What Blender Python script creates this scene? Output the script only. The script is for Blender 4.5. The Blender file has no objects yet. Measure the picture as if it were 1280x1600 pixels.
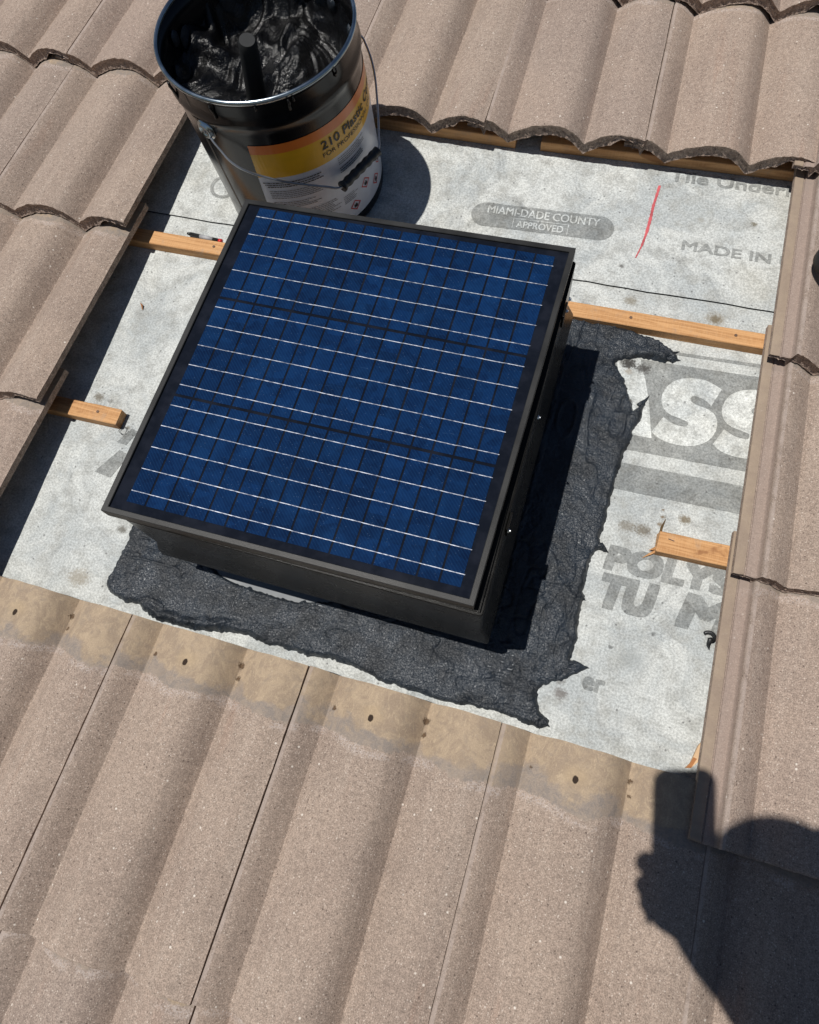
import bpy, math, random
import numpy as np
from mathutils import Matrix, Vector
from mathutils import noise as mn

S = bpy.context.scene
SLOPE = math.radians(18.4)                       # 4:12 roof pitch; everything is laid out in roof coordinates
T = Matrix.Translation((0, 0, 3.0)) @ Matrix.Rotation(SLOPE, 4, 'X')   # x along the courses, y up the slope, z off the roof

# ---------------------------------------------------------------- camera, sky, sun, exposure
CR = [[0.955497,0.281428,-0.088452],[0.239191,-0.914581,-0.326081],[-0.172665,0.290412,-0.941195]]
CO = [0.27466,0.36449,1.12453]
cam = bpy.data.cameras.new('camera'); co = bpy.data.objects.new('camera', cam); S.collection.objects.link(co)
M = Matrix(((CR[0][0], -CR[1][0], -CR[2][0], CO[0]), (CR[0][1], -CR[1][1], -CR[2][1], CO[1]),
            (CR[0][2], -CR[1][2], -CR[2][2], CO[2]), (0, 0, 0, 1)))
co.matrix_world = T @ M
cam.sensor_fit = 'VERTICAL'; cam.sensor_height = 24; cam.lens = 24 * 1167.26 / 1600
cam.clip_start = 0.01; cam.clip_end = 500
S.camera = co
S.view_settings.view_transform = 'Standard'; S.view_settings.look = 'None'
S.view_settings.exposure = -0.24; S.view_settings.gamma = 1

SUN = Vector((-0.265, -0.055, 1)).normalized()   # towards the sun, roof coordinates
sw = (T.to_3x3() @ SUN).normalized()
elev = math.asin(sw.z); az = math.atan2(sw.x, sw.y)
w = bpy.data.worlds.new('World'); S.world = w; w.use_nodes = True
nt = w.node_tree; bg = nt.nodes['Background']
sky = nt.nodes.new('ShaderNodeTexSky'); sky.sky_type = 'NISHITA'; sky.sun_disc = False
sky.sun_elevation = elev; sky.sun_rotation = az; sky.altitude = 300; sky.air_density = 1.0; sky.dust_density = 0.4; sky.ozone_density = 1.5
nt.links.new(sky.outputs[0], bg.inputs[0]); bg.inputs[1].default_value = 0.05
sl = bpy.data.lights.new('sun', 'SUN'); sl.energy = 5.0; sl.angle = math.radians(0.53); sl.color = (1, 0.965, 0.91)
so = bpy.data.objects.new('sun', sl); S.collection.objects.link(so)
so.matrix_world = Matrix.Translation((0, 0, 20)) @ sw.to_track_quat('Z', 'Y').to_matrix().to_4x4()

# ---------------------------------------------------------------- helpers
C = S.collection
def mesh(name, V, F, mats, mi=None, smooth=False):
    me = bpy.data.meshes.new(name); me.from_pydata([tuple(map(float, v)) for v in V], [], [tuple(map(int, f)) for f in F])
    for m in (mats if isinstance(mats, (list, tuple)) else [mats]): me.materials.append(m)
    if mi is not None: me.polygons.foreach_set('material_index', np.array(mi, dtype=np.int32))
    if smooth: me.polygons.foreach_set('use_smooth', np.ones(len(me.polygons), bool))
    me.update(); return me
def link(name, me, loc=(0, 0, 0), parent=None, rotz=0):
    o = bpy.data.objects.new(name, me); C.objects.link(o); o.location = loc; o.rotation_euler = (0, 0, rotz)
    if parent is not None: o.parent = parent
    return o
def tag(o, label=None, cat=None, group=None, kind=None):
    if label: o['label'] = label
    if cat: o['category'] = cat
    if group: o['group'] = group
    if kind: o['kind'] = kind
    return o
def thing(name, loc, label, cat, group=None):
    o = bpy.data.objects.new(name, None); C.objects.link(o); o.location = loc; o.empty_display_size = .02
    return tag(o, label, cat, group)
def part(name, V, F, mat, par, mi=None, smooth=False):
    b = Vector((0, 0, 0)); q = par
    while q is not None: b += q.location; q = q.parent
    V = [(v[0]-b.x, v[1]-b.y, v[2]-b.z) for v in V]
    return link(name, mesh(name, V, F, mat, mi, smooth), parent=par)
def solo(name, V, F, mat, loc, smooth=False, mi=None):
    V = [(v[0]-loc[0], v[1]-loc[1], v[2]-loc[2]) for v in V]
    return link(name, mesh(name, V, F, mat, mi, smooth), loc)
class MB:
    def __init__(s): s.V = []; s.F = []; s.M = []
    def add(s, V, F, m=0):
        n = len(s.V); s.V += [tuple(v) for v in V]; s.F += [tuple(i+n for i in f) for f in F]; s.M += [m]*len(F)
    def box(s, x0, x1, y0, y1, z0, z1, m=0):
        s.add([(x0,y0,z0),(x1,y0,z0),(x1,y1,z0),(x0,y1,z0),(x0,y0,z1),(x1,y0,z1),(x1,y1,z1),(x0,y1,z1)],
              [(0,3,2,1),(4,5,6,7),(0,1,5,4),(1,2,6,5),(2,3,7,6),(3,0,4,7)], m)
    def rings(s, rings, closed=True, cap0=False, cap1=False, m=0):
        V = []; F = []; n = len(rings[0])
        for r in rings: V += list(r)
        for i in range(len(rings)-1):
            for j in range(n if closed else n-1):
                k = (j+1) % n
                F.append((i*n+j, i*n+k, (i+1)*n+k, (i+1)*n+j))
        if cap0: F.append(tuple(range(n))[::-1])
        if cap1: F.append(tuple(range((len(rings)-1)*n, len(rings)*n)))
        s.add(V, F, m)
    def tube(s, pts, r, n=10, m=0, caps=True):
        pts = [Vector(p) for p in pts]; R = []
        rr = r if isinstance(r, (list, tuple)) else [r]*len(pts)
        t0 = (pts[1]-pts[0]).normalized(); a = t0.orthogonal().normalized()
        for i, p in enumerate(pts):
            t = (pts[min(i+1, len(pts)-1)]-pts[max(i-1, 0)]).normalized()
            a = (a-t*a.dot(t)).normalized(); b = t.cross(a)
            R.append([p+(a*math.cos(2*math.pi*j/n)+b*math.sin(2*math.pi*j/n))*rr[i] for j in range(n)])
        s.rings(R, True, caps, caps, m)
    def part(s, name, mat, par, smooth=False): return part(name, s.V, s.F, mat, par, s.M, smooth)
    def solo(s, name, mat, loc, smooth=False): return solo(name, s.V, s.F, mat, loc, smooth, s.M)
def smooth_angle(o, deg=35):
    me = o.data
    me.polygons.foreach_set('use_smooth', np.ones(len(me.polygons), bool))
    me.set_sharp_from_angle(angle=math.radians(deg))
    return o
def bevel(o, w_, seg=2, deg=35):
    m = o.modifiers.new('b', 'BEVEL'); m.width = w_; m.segments = seg; m.limit_method = 'ANGLE'; m.angle_limit = math.radians(deg)
    smooth_angle(o, 40) if False else None
    return o

# ---------------------------------------------------------------- node helper
class N:
    def __init__(s, name):
        s.m = bpy.data.materials.new(name); s.m.use_nodes = True; s.t = s.m.node_tree; s.p = s.t.nodes['Principled BSDF']
        s.tc = s.t.nodes.new('ShaderNodeTexCoord'); s.co = s.tc.outputs['Object']
    def n(s, ty, **k):
        o = s.t.nodes.new(ty)
        for a, b in k.items(): setattr(o, a, b)
        return o
    def i(s, sock, v):
        if isinstance(v, bpy.types.NodeSocket): s.t.links.new(v, sock)
        elif isinstance(v, (tuple, list)) and len(v) == 3 and sock.type == 'RGBA': sock.default_value = (*v, 1)
        else: sock.default_value = v
    def perobj(s, k=3.7):
        oi = s.n('ShaderNodeObjectInfo'); v = s.n('ShaderNodeVectorMath', operation='MULTIPLY_ADD')
        s.i(v.inputs[0], oi.outputs['Location']); s.i(v.inputs[1], (k, k, k)); s.i(v.inputs[2], s.co); return v.outputs[0]
    def scale(s, co, v):
        o = s.n('ShaderNodeVectorMath', operation='MULTIPLY'); s.i(o.inputs[0], co); s.i(o.inputs[1], v); return o.outputs[0]
    def noise(s, sc, co=None, det=3, rough=.55, dist=0, out=0):
        o = s.n('ShaderNodeTexNoise'); s.i(o.inputs['Vector'], co or s.co); o.inputs['Scale'].default_value = sc
        o.inputs['Detail'].default_value = det; o.inputs['Roughness'].default_value = rough; o.inputs['Distortion'].default_value = dist
        return o.outputs[out]
    def vor(s, sc, co=None, feat='F1'):
        o = s.n('ShaderNodeTexVoronoi', feature=feat); s.i(o.inputs['Vector'], co or s.co); o.inputs['Scale'].default_value = sc; return o
    def math(s, op, a, b=0., c=0., clamp=False):
        o = s.n('ShaderNodeMath', operation=op, use_clamp=clamp); s.i(o.inputs[0], a); s.i(o.inputs[1], b)
        if op in ('MULTIPLY_ADD', 'SMOOTH_MIN', 'COMPARE'): s.i(o.inputs[2], c)
        return o.outputs[0]
    def ss(s, v, a, b, lo=0., hi=1.):
        o = s.n('ShaderNodeMapRange', interpolation_type='SMOOTHSTEP'); s.i(o.inputs['Value'], v)
        if a > b: a, b, lo, hi = b, a, hi, lo
        o.inputs['From Min'].default_value = a; o.inputs['From Max'].default_value = b
        o.inputs['To Min'].default_value = lo; o.inputs['To Max'].default_value = hi; return o.outputs[0]
    def mix(s, f, a, b, mode='MIX'):
        o = s.n('ShaderNodeMix', data_type='RGBA', blend_type=mode); s.i(o.inputs[0], f); s.i(o.inputs[6], a); s.i(o.inputs[7], b); return o.outputs[2]
    def xyz(s, co=None):
        o = s.n('ShaderNodeSeparateXYZ'); s.i(o.inputs[0], co or s.co); return o.outputs
    def dist(s, p, sx=1, sy=1, co=None):
        o = s.n('ShaderNodeVectorMath', operation='SUBTRACT'); s.i(o.inputs[0], co or s.co); s.i(o.inputs[1], (p[0], p[1], 0))
        q = s.scale(o.outputs[0], (1/sx, 1/sy, 0)); l = s.n('ShaderNodeVectorMath', operation='LENGTH'); s.i(l.inputs[0], q); return l.outputs['Value']
    def bump(s, h, st=.5, d=.001, prev=None):
        o = s.n('ShaderNodeBump'); s.i(o.inputs['Height'], h); o.inputs['Strength'].default_value = st; o.inputs['Distance'].default_value = d
        if prev is not None: s.i(o.inputs['Normal'], prev)
        return o.outputs[0]
    def set(s, **k):
        names = dict(col='Base Color', rough='Roughness', metal='Metallic', nor='Normal', coat='Coat Weight', coatr='Coat Roughness', spec='Specular IOR Level', trans='Transmission Weight', alpha='Alpha', sheen='Sheen Weight', cnor='Coat Normal')
        for a, b in k.items(): s.i(s.p.inputs[names[a]], b)
        return s.m

# ---------------------------------------------------------------- materials
def m_tile():
    a = N('concrete_tile'); P = a.perobj(); x, y, z = a.xyz()
    big = a.noise(7, P, 3); st = a.noise(1, a.scale(P, (60, 3.5, 20)), 4, .6); gr = a.noise(560, P, 3, .75); md = a.noise(160, P, 3, .6)
    c = a.mix(a.ss(big, .35, .68), (.322, .253, .205), (.272, .212, .174))
    c = a.mix(a.ss(st, .42, .75, 0, .45), c, (.385, .315, .262))
    rs = a.noise(1, a.scale(a.perobj(9.1), (32, 3.0, 9)), 3)
    c = a.mix(a.ss(rs, .60, .78, 0, .4), c, (.30, .185, .135))
    oi = a.n('ShaderNodeObjectInfo')
    c = a.mix(a.ss(oi.outputs['Random'], 0, 1, .0, .45), c, (.262, .208, .182)); c = a.mix(a.ss(a.math('FRACT', a.math('MULTIPLY', oi.outputs['Random'], 5.7)), 0, 1, 0, .2), c, (.34, .245, .195)); c = a.mix(a.ss(a.noise(3.2, P, 4, .6, .8), .45, .7, 0, .5), c, (.34, .262, .212)); c = a.mix(a.ss(a.noise(26, P, 5, .7, .5), .56, .74, 0, .35), c, (.205, .158, .132))
    g = a.ss(gr, .32, .68, .66, 1.34); c = a.mix(1., c, g, 'MULTIPLY')
    g2 = a.ss(md, .3, .7, .90, 1.12); c = a.mix(1., c, g2, 'MULTIPLY')
    # aggregate
    for sc, th, col, k in ((270, .84, (.60, .52, .45), .22), (150, .975, (.78, .72, .64), .20), (210, .90, (.085, .06, .05), .22), (430, .74, (.52, .43, .36), .3)):
        v = a.vor(sc, P); r = a.xyz(v.outputs['Color'])[0]
        f = a.math('MULTIPLY', a.math('GREATER_THAN', r, th), a.ss(v.outputs['Distance'], k+.12, k*.6))
        c = a.mix(a.math('MULTIPLY', f, .75), c, col)
    # the strip that was covered by the next course: smooth tan slip, gray bloom, white line
    wob = a.math('MULTIPLY_ADD', a.noise(22, P, 4, .65), .026, -.013); wob = a.math('ADD', wob, a.math('MULTIPLY', a.math('COSINE', a.math('MULTIPLY_ADD', x, 44.1, -5.1)), .0055))
    yy = a.math('ADD', y, wob)
    slip = a.ss(a.math('ADD', yy, a.math('MULTIPLY_ADD', a.noise(220, P, 3, .8), .012, -.006)), .3515, .3545); tanf = a.ss(a.math('ADD', yy, a.math('ADD', a.math('MULTIPLY_ADD', a.noise(140, P, 4, .8), .022, -.011), a.math('MULTIPLY_ADD', a.noise(14, P, 3, .6), .110, -.055))), .364, .378)
    sm = a.noise(22, P, 4, .6, 1.0)
    gc = a.mix(a.ss(a.noise(60, P, 5, .75, 1.), .42, .6), (.30, .245, .20), (.235, .202, .178))
    tc = a.mix(a.ss(a.noise(24, P, 5, .7, 1.5), .4, .6), (.41, .315, .218), (.315, .240, .172))
    mk = a.ss(a.noise(1, a.scale(P, (120, 45, 20)), 5, .7, 2.5), .54, .62, 0, .6)
    tc = a.mix(mk, tc, (.50, .39, .265))
    tc = a.mix(a.math('MULTIPLY', g, .12), tc, (.25, .19, .14))
    lc = a.mix(tanf, gc, tc); lc = a.mix(1., lc, a.ss(gr, .3, .7, .9, 1.1), 'MULTIPLY')
    dst = a.ss(a.noise(55, P, 5, .7, 1.), .5, .66, 0, .5); lc = a.mix(dst, lc, (.265, .212, .165)); c = a.mix(a.math('MULTIPLY', slip, .93), c, lc)
    wl = a.math('MULTIPLY', a.ss(yy, .338, .346), a.ss(yy, .356, .349))
    wl = a.math('MULTIPLY', wl, a.ss(a.noise(420, P, 2), .42, .58)); wl = a.math('MULTIPLY', wl, a.ss(a.noise(28, P, 2), .42, .55))
    c = a.mix(a.math('MULTIPLY', wl, .5), c, (.50, .44, .41))
    # interlock rib left of the seam, smooth slip
    lip = a.ss(x, -.0165, -.0185); c = a.mix(a.math('MULTIPLY', lip, .85), c, a.mix(a.ss(sm, .3, .7), (.34, .265, .195), (.28, .215, .165)))
    rib = a.math('MULTIPLY', a.ss(x, -.017, -.015), a.ss(x, .003, .001)); c = a.mix(a.math('MULTIPLY', rib, .6), c, (.30, .232, .20))
    rg = a.math('MULTIPLY', a.ss(x, .002, .0035), a.ss(x, .0100, .0080)); c = a.mix(a.math('MULTIPLY', rg, a.ss(a.noise(40, P), .3, .6, .1, .55)), c, (.47, .39, .345))  # highlight along the ridge, painted in as a lighter strip
    # nail holes and rust spots
    oj = a.n('ShaderNodeCombineXYZ'); a.i(oj.inputs[0], a.math('MULTIPLY_ADD', oi.outputs['Random'], .007, -.0035)); a.i(oj.inputs[1], a.math('MULTIPLY_ADD', a.math('FRACT', a.math('MULTIPLY', oi.outputs['Random'], 7.3)), .008, -.004))
    jc = a.n('ShaderNodeVectorMath', operation='ADD'); a.i(jc.inputs[0], a.co); a.i(jc.inputs[1], oj.outputs[0]); jc = jc.outputs[0]; r3 = a.math('FRACT', a.math('MULTIPLY', oi.outputs['Random'], 13.7))
    nail = a.math('ADD', a.dist((.1096, .3898), .0040, .0052, jc), a.math('MULTIPLY_ADD', a.noise(240, P, 3), .5, -.25)); n1 = a.ss(nail, 1.05, .75)
    c = a.mix(a.ss(a.dist((.112, .394), .022, .016), 1.2, .2, 0, .35), c, (.47, .35, .21))
    c = a.mix(n1, c, (.035, .022, .015))
    rustn = a.noise(330, P, 4, .8)
    spots = None
    for q, sz in (((.0515, .389), .0042), ((.185, .3897), .0044), ((.183, .4085), .0060)):
        d = a.math('ADD', a.math('ADD', a.dist(q, sz, sz, jc), a.math('MULTIPLY', r3, .35)), a.math('MULTIPLY_ADD', rustn, 2.6, -1.3)); f = a.ss(d, 1.0, .55, 0, .85)
        c = a.mix(f, c, (.085, .046, .022))
        spots = f if spots is None else a.math('MAXIMUM', spots, f)
    b = a.bump(gr, .55, .0006); b = a.bump(md, .35, .0012, b)
    h = a.math('SUBTRACT', 1., a.math('ADD', n1, a.math('MULTIPLY', spots, .3))); b = a.bump(h, 1., .002, b)
    return a.set(col=c, rough=.86, nor=b, spec=.25)
def m_edge():
    a = N('broken_concrete_edge'); P = a.perobj(); gr = a.noise(420, P, 4, .75); md = a.noise(110, P, 3)
    c = a.mix(a.ss(md, .3, .7), (.43, .335, .275), (.29, .22, .18)); c = a.mix(1., c, a.ss(gr, .3, .7, .55, 1.4), 'MULTIPLY')
    b = a.bump(gr, 1., .002); b = a.bump(md, .8, .003, b)
    return a.set(col=c, rough=.95, nor=b, spec=.15)
SPOTS = [((.30, 1.24), .007, (.09, .085, .08), .8), ((.415, 1.365), .010, (.22, .20, .16), .5), ((.505, 1.375), .008, (.12, .10, .06), .8), ((.06, 1.36), .016, (.30, .30, .28), .5), ((.45, .575), .030, (.30, .32, .32), .5), ((.47, .62), .006, (.10, .10, .10), .6), ((-.40, .90), .026, (.30, .31, .31), .5), ((-.37, .885), .012, (.26, .27, .27), .5), ((-.50, .60), .018, (.27, .27, .25), .45), ((.415, .585), .005, (.08, .08, .08), .7), ((.50, 1.02), .006, (.10, .10, .10), .5),
         ((-.3824, .5620), .012, (.10, .09, .07), .75), ((-.5239, .7786), .014, (.12, .095, .06), .7), ((-.500, .776), .007, (.10, .09, .08), .5), ((.4724, 1.1715), .013, (.10, .08, .05), .85), ((.4724, 1.1715), .024, (.22, .18, .12), .55),
         ((.3288, 1.1768), .016, (.20, .17, .12), .65), ((.4839, .8072), .013, (.15, .11, .055), .8), ((.4010, .7745), .018, (.13, .10, .06), .6), ((.4260, .7745), .018, (.13, .10, .06), .7), ((.4495, .790), .006, (.16, .10, .04), .75), ((.4510, .803), .005, (.16, .10, .04), .75), ((.4500, .815), .0035, (.16, .10, .04), .7),
         ((.350, 1.056), .020, (.04, .037, .034), .95), ((.374, 1.052), .018, (.06, .055, .05), .85), ((.352, 1.040), .010, (.30, .26, .21), .7), ((.362, .988), .010, (.05, .045, .04), .85), ((-.42, .468), .026, (.24, .20, .14), .6), ((.36, .50), .014, (.13, .11, .10), .75), ((.355, .517), .010, (.12, .11, .10), .6), ((-.448, .735), .006, (.12, .10, .07), .7)]
def m_under(name, k=1., spots=True):
    a = N(name); P = a.co
    cl = a.noise(9, P, 5, .62, .6); cl2 = a.noise(34, P, 4, .6); fi = a.noise(620, P, 3, .7); fb = a.noise(1, a.scale(P, (900, 260, 10)), 3, .8, 1.5)
    fg = a.noise(300, P, 3, .7); c = a.mix(a.ss(cl, .38, .64), (.57, .585, .565), (.425, .45, .45))
    c = a.mix(a.ss(cl2, .44, .68, 0, .7), c, (.36, .365, .345))
    c = a.mix(a.ss(a.noise(5, P, 2), .52, .7, 0, .35), c, (.52, .50, .43))
    c = a.mix(1., c, a.ss(fg, .3, .7, .72, 1.2), 'MULTIPLY'); f = a.ss(fi, .56, .74, 0, .75) ; c = a.mix(f, c, (.20, .205, .20))
    f = a.ss(fb, .66, .80, 0, .6) ; c = a.mix(f, c, (.16, .16, .155))
    c = a.mix(a.ss(fi, .28, .42, .35, 0), c, (.72, .73, .71))
    v = a.vor(120, P); r = a.xyz(v.outputs['Color'])[0]
    f = a.math('MULTIPLY', a.math('GREATER_THAN', r, .93), a.ss(v.outputs['Distance'], .26, .12)); c = a.mix(a.math('MULTIPLY', f, .7), c, (.12, .12, .12))
    if k != 1:
        pk = a.math('MULTIPLY', a.math('MULTIPLY', a.ss(fi, .2, .62, .8, 1.15), a.ss(a.noise(48, P, 5, .75, 1.), .3, .72, .90, 1.22)), k); c = a.mix(1., c, pk, 'MULTIPLY')
    if spots:
        rn = a.noise(260, P, 4, .8)
        for q, sz, col, st in SPOTS:
            d = a.math('ADD', a.dist(q, sz, sz*.75), a.math('MULTIPLY_ADD', rn, 2.2, -1.1)); c = a.mix(a.ss(d, 1.0, .3, 0, st), c, col)
    b = a.bump(fi, .6, .0006); b = a.bump(cl2, .5, .004, b); b = a.bump(a.noise(9, P, 3, .5, 1.2), .8, .022, b); b = a.bump(a.noise(1, a.scale(P, (5, 40, 1)), 3, .5, 1.), .35, .008, b)
    return a.set(col=c, rough=.9, nor=b, spec=.2)
def m_wood():
    a = N('batten_wood'); P = a.perobj(5.3)
    g = a.noise(1, a.scale(P, (9, 260, 160)), 4, .6, .8); g2 = a.noise(1, a.scale(P, (900, 60, 60)), 3, .6); k = a.noise(14, P, 3, .5, 1.5)
    c = a.mix(a.ss(g, .35, .68), (.60, .335, .15), (.40, .195, .075)); c = a.mix(a.ss(g2, .4, .7, 0, .35), c, (.66, .40, .20))
    c = a.mix(a.ss(k, .60, .70, 0, .7), c, (.24, .10, .038)); c = a.mix(a.ss(a.noise(28, P, 5, .7, 1.), .52, .7, 0, .45), c, (.36, .27, .20)); c = a.mix(a.ss(a.noise(500, P), .6, .75, 0, .4), c, (.25, .12, .05))
    b = a.bump(g, .4, .0008); b = a.bump(g2, .3, .0004, b)
    return a.set(col=c, rough=.72, nor=b, spec=.3)
def m_tar(name, base, r0, r1, spec, mic=1.):
    a = N(name); P = a.co
    f0 = a.noise(350, P, 2, .6, .8); f2 = a.noise(90, P, 2, .5, .4); f3 = a.noise(26, P, 4, .6); v = a.vor(210, P, 'F1')
    c = a.mix(a.ss(f3, .35, .65), tuple(q*1.3 for q in base), tuple(q*.6 for q in base))
    b = a.bump(f0, 1., .0020*mic); b = a.bump(v.outputs['Distance'], .4, .0007*mic, b); b = a.bump(f2, .6, .0026, b)
    return a.set(col=c, rough=a.ss(f3, .3, .7, r0, r1), nor=b, spec=spec)
def m_simple(name, col, rough=.5, metal=0., spec=.5, grain=0, gs=300, coat=0., var=.0, gd=.0006):
    a = N(name); P = a.co; k = dict(rough=rough, metal=metal, spec=spec, coat=coat)
    n1 = a.noise(gs, P, 3); n2 = a.noise(18, P, 4)
    k['col'] = a.mix(a.ss(n2, .3, .7, 0, 1), tuple(c*(1-var) for c in col), tuple(min(1, c*(1+var)) for c in col))
    k['rough'] = a.ss(n2, .3, .7, max(0, rough*.85), min(1, rough*1.2))
    if grain: k['nor'] = a.bump(n1, grain, gd)
    return a.set(**k)
TILE = m_tile(); EDGE = m_edge(); UND = m_under('underlayment'); PRINT = m_under('faded_gray_print', .50, True); PRINTW = m_under('underlayment_letter', 1.02, True)
WOOD = m_wood(); TAR = m_tar('roof_cement', (.0165, .0225, .0310), .34, .50, .58); FILL = m_tar('wet_roof_cement', (.0022, .0023, .0030), .26, .40, .40, .55)
SHADE_WIRE = m_simple('lap_shade_and_wire_black', (.012, .012, .012), .8)  # near-black: shade of the lap gap put into colour; also the wire
BLACKP = m_simple('black_powder_coat', (.006, .0057, .0052), .25, 0, .15, .25, 900, var=.15)
FRAME = m_simple('anodised_black_frame', (.025, .025, .025), .42, .1, .28, .2, 1200, var=.2)
GALV = m_simple('galvanised_flashing', (.17, .18, .19), .6, .15, .5, .15, 90, var=.12)
RIMM = m_simple('pail_rim_steel', (.42, .48, .52), .24, 1., .5, .15, 60, var=.25)
WIRE = m_simple('bail_wire', (.40, .43, .47), .35, .9, .5, .1, 200, var=.1)
PAIL = m_simple('black_pail_paint', (.007, .007, .008), .22, 0, .32, .05, 35, coat=0., var=.3, gd=.0012)
PLAS = m_simple('black_plastic', (.018, .019, .020), .45, 0, .5, .3, 500, var=.2)
SCREW = m_simple('bright_screw', (.62, .63, .65), .25, 1., .5, .2, 400)
RUBBER = m_simple('matte_rubber', (.014, .015, .016), .6, 0, .4, .5, 700, var=.2)

# ---------------------------------------------------------------- deck, underlayment and its faded print
WT, EX, LN = .285, .3596, .4336
def ubase():
    V = []; F = []; nx, ny = 60, 80
    m = MB(); m.box(-1.75, 1.3, -.75, 2.55, -.022, -.004); o = m.solo('roof_deck', WOOD, (0, 0, -.022)); tag(o, kind='structure')
    def sheet(x0, x1, y0f, y1, z, th, name, up):
        V = []; F = []; nx = 90; rows = 40
        for j in range(rows+1):
            for i in range(nx+1):
                x = x0+(x1-x0)*i/nx; y0 = y0f(x); y = y0+(y1-y0)*(j/rows)**(1.6 if up else 1)
                V.append((x, y, z))
        F = [(j*(nx+1)+i, j*(nx+1)+i+1, (j+1)*(nx+1)+i+1, (j+1)*(nx+1)+i) for j in range(rows) for i in range(nx)]
        mi = [0]*len(F)
        if up:
            b = len(V)
            for i in range(nx+1): V.append((V[i][0], V[i][1]+.0006, z-th))
            for i in range(nx): F.append((b+i, b+i+1, i+1, i)); mi.append(1)  # edge face coloured black for the shaded gap under the sheet
        return solo(name, V, F, [UND, SHADE_WIRE], (0, 0, 0), False, mi)
    lo = sheet(-1.75, 1.3, lambda x: -.75, 1.30, 0., 0, 'underlayment', False); tag(lo, kind='structure')
    hi = sheet(-1.75, 1.3, lambda x: 1.1885+.0305*x+.0008*math.sin(x*31)+.0006*math.sin(x*83), 2.55, .0042, .0036, 'underlayment', True); tag(hi, kind='structure')
    return lo, hi
LOW, HIGH = ubase()
ZL, ZH = .0006, .0048
def flat(name, pts, z, mat, par):
    return part(name, [(x, y, z) for x, y in pts], [tuple(range(len(pts)))], mat, par)
def text_mesh(s, size=1, off=0., shear=0., spacing=1.):
    cu = bpy.data.curves.new('t', 'FONT'); cu.body = s; cu.size = size; cu.offset = off*size; cu.shear = shear; cu.space_character = spacing; cu.resolution_u = 6
    o = bpy.data.objects.new('t', cu); C.objects.link(o); bpy.context.view_layer.update()
    me = bpy.data.meshes.new_from_object(o.evaluated_get(bpy.context.evaluated_depsgraph_get()))
    V = [tuple(v.co) for v in me.vertices]; F = [tuple(p.vertices) for p in me.polygons]
    bpy.data.objects.remove(o); bpy.data.meshes.remove(me); bpy.data.curves.remove(cu)
    F = [f if (V[f[1]][0]-V[f[0]][0])*(V[f[2]][1]-V[f[0]][1])-(V[f[1]][1]-V[f[0]][1])*(V[f[2]][0]-V[f[0]][0]) > 0 else f[::-1] for f in F]
    return V, F
def roof_text(name, s, p0, p1, h, z, mat, par, off=.02, shear=0., spacing=1., capk=.69):
    """baseline start p0, baseline end p1, cap height h"""
    V, F = text_mesh(s, 1, 0, shear, spacing); x0 = min(v[0] for v in V); x1 = max(v[0] for v in V)
    dx, dy = p1[0]-p0[0], p1[1]-p0[1]; L = math.hypot(dx, dy); ux, uy = dx/L, dy/L; sx = L/(x1-x0); sy = h/capk
    W_ = [(p0[0]+ux*(v[0]-x0)*sx-uy*v[1]*sy, p0[1]+uy*(v[0]-x0)*sx+ux*v[1]*sy, z) for v in V]
    m = MB(); bo = off*h*1.5
    for k, (ox, oy) in enumerate(((0, 0), (1, 0), (-1, 0), (1, 1), (-1, 1), (1, -1), (-1, -1), (0, 1), (0, -1)) if off else ((0, 0),)):
        m.add([(v[0]+ox*bo, v[1]+oy*bo*.8, v[2]+k*.00002) for v in W_], F)
    return m.part(name, mat, par)
def stadium(c, L, H, a, n=14, k=1.):
    pts = []
    for s, e in ((1, -90), (-1, 90)):
        for i in range(n+1):
            t = math.radians(e+180*i/n); pts.append((s*(L/2-H/2)+math.cos(t)*H/2*k, math.sin(t)*H/2))
    return [(c[0]+x*math.cos(a)-y*math.sin(a), c[1]+x*math.sin(a)+y*math.cos(a)) for x, y in pts]
# upper sheet
roof_text('printed_text', 'Tile Underla', (.3468, 1.4405), (.575, 1.4475), .023, ZH, PRINT, HIGH, .03)
roof_text('printed_text', 'MADE IN U', (.3935, 1.2968), (.5800, 1.2995), .0185, ZH, PRINT, HIGH, .032)
flat('printed_badge', stadium((.1440, 1.3045), .258, .052, .060), ZH, PRINT, HIGH)
roof_text('printed_text', 'MIAMI-DADE COUNTY', (.0440, 1.3020), (.2460, 1.3130), .0165, ZH+.0006, PRINTW, HIGH, .014)
fr = MB(); ca, sa = math.cos(.06), math.sin(.06)
for x0, x1, y0, y1 in ((-.050, .050, .0085, .0097), (-.0500, -.0488, -.0125, .0085), (.0488, .0500, -.0125, .0085)):
    fr.add([(.1440+x*ca-y*sa, 1.2930+x*sa+y*ca, ZH+.0006) for x, y in ((x0, y0), (x1, y0), (x1, y1), (x0, y1))], [(0, 1, 2, 3)])
fr.part('printed_frame', PRINTW, HIGH)
roof_text('printed_text', 'APPROVED', (.1020, 1.2810), (.1860, 1.2862), .0140, ZH+.0006, PRINTW, HIGH, .018)
def ringprint(c, r0, r1, z, par):
    m = MB(); n = 48
    m.rings([[(c[0]+r0*math.cos(2*math.pi*i/n), c[1]+r0*math.sin(2*math.pi*i/n), z) for i in range(n)], [(c[0]+r1*math.cos(2*math.pi*i/n), c[1]+r1*math.sin(2*math.pi*i/n), z) for i in range(n)]][::-1])
    m.part('printed_ring', PRINT, par)
ringprint((-.466, 1.256), .021, .0275, ZH, HIGH)
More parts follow.
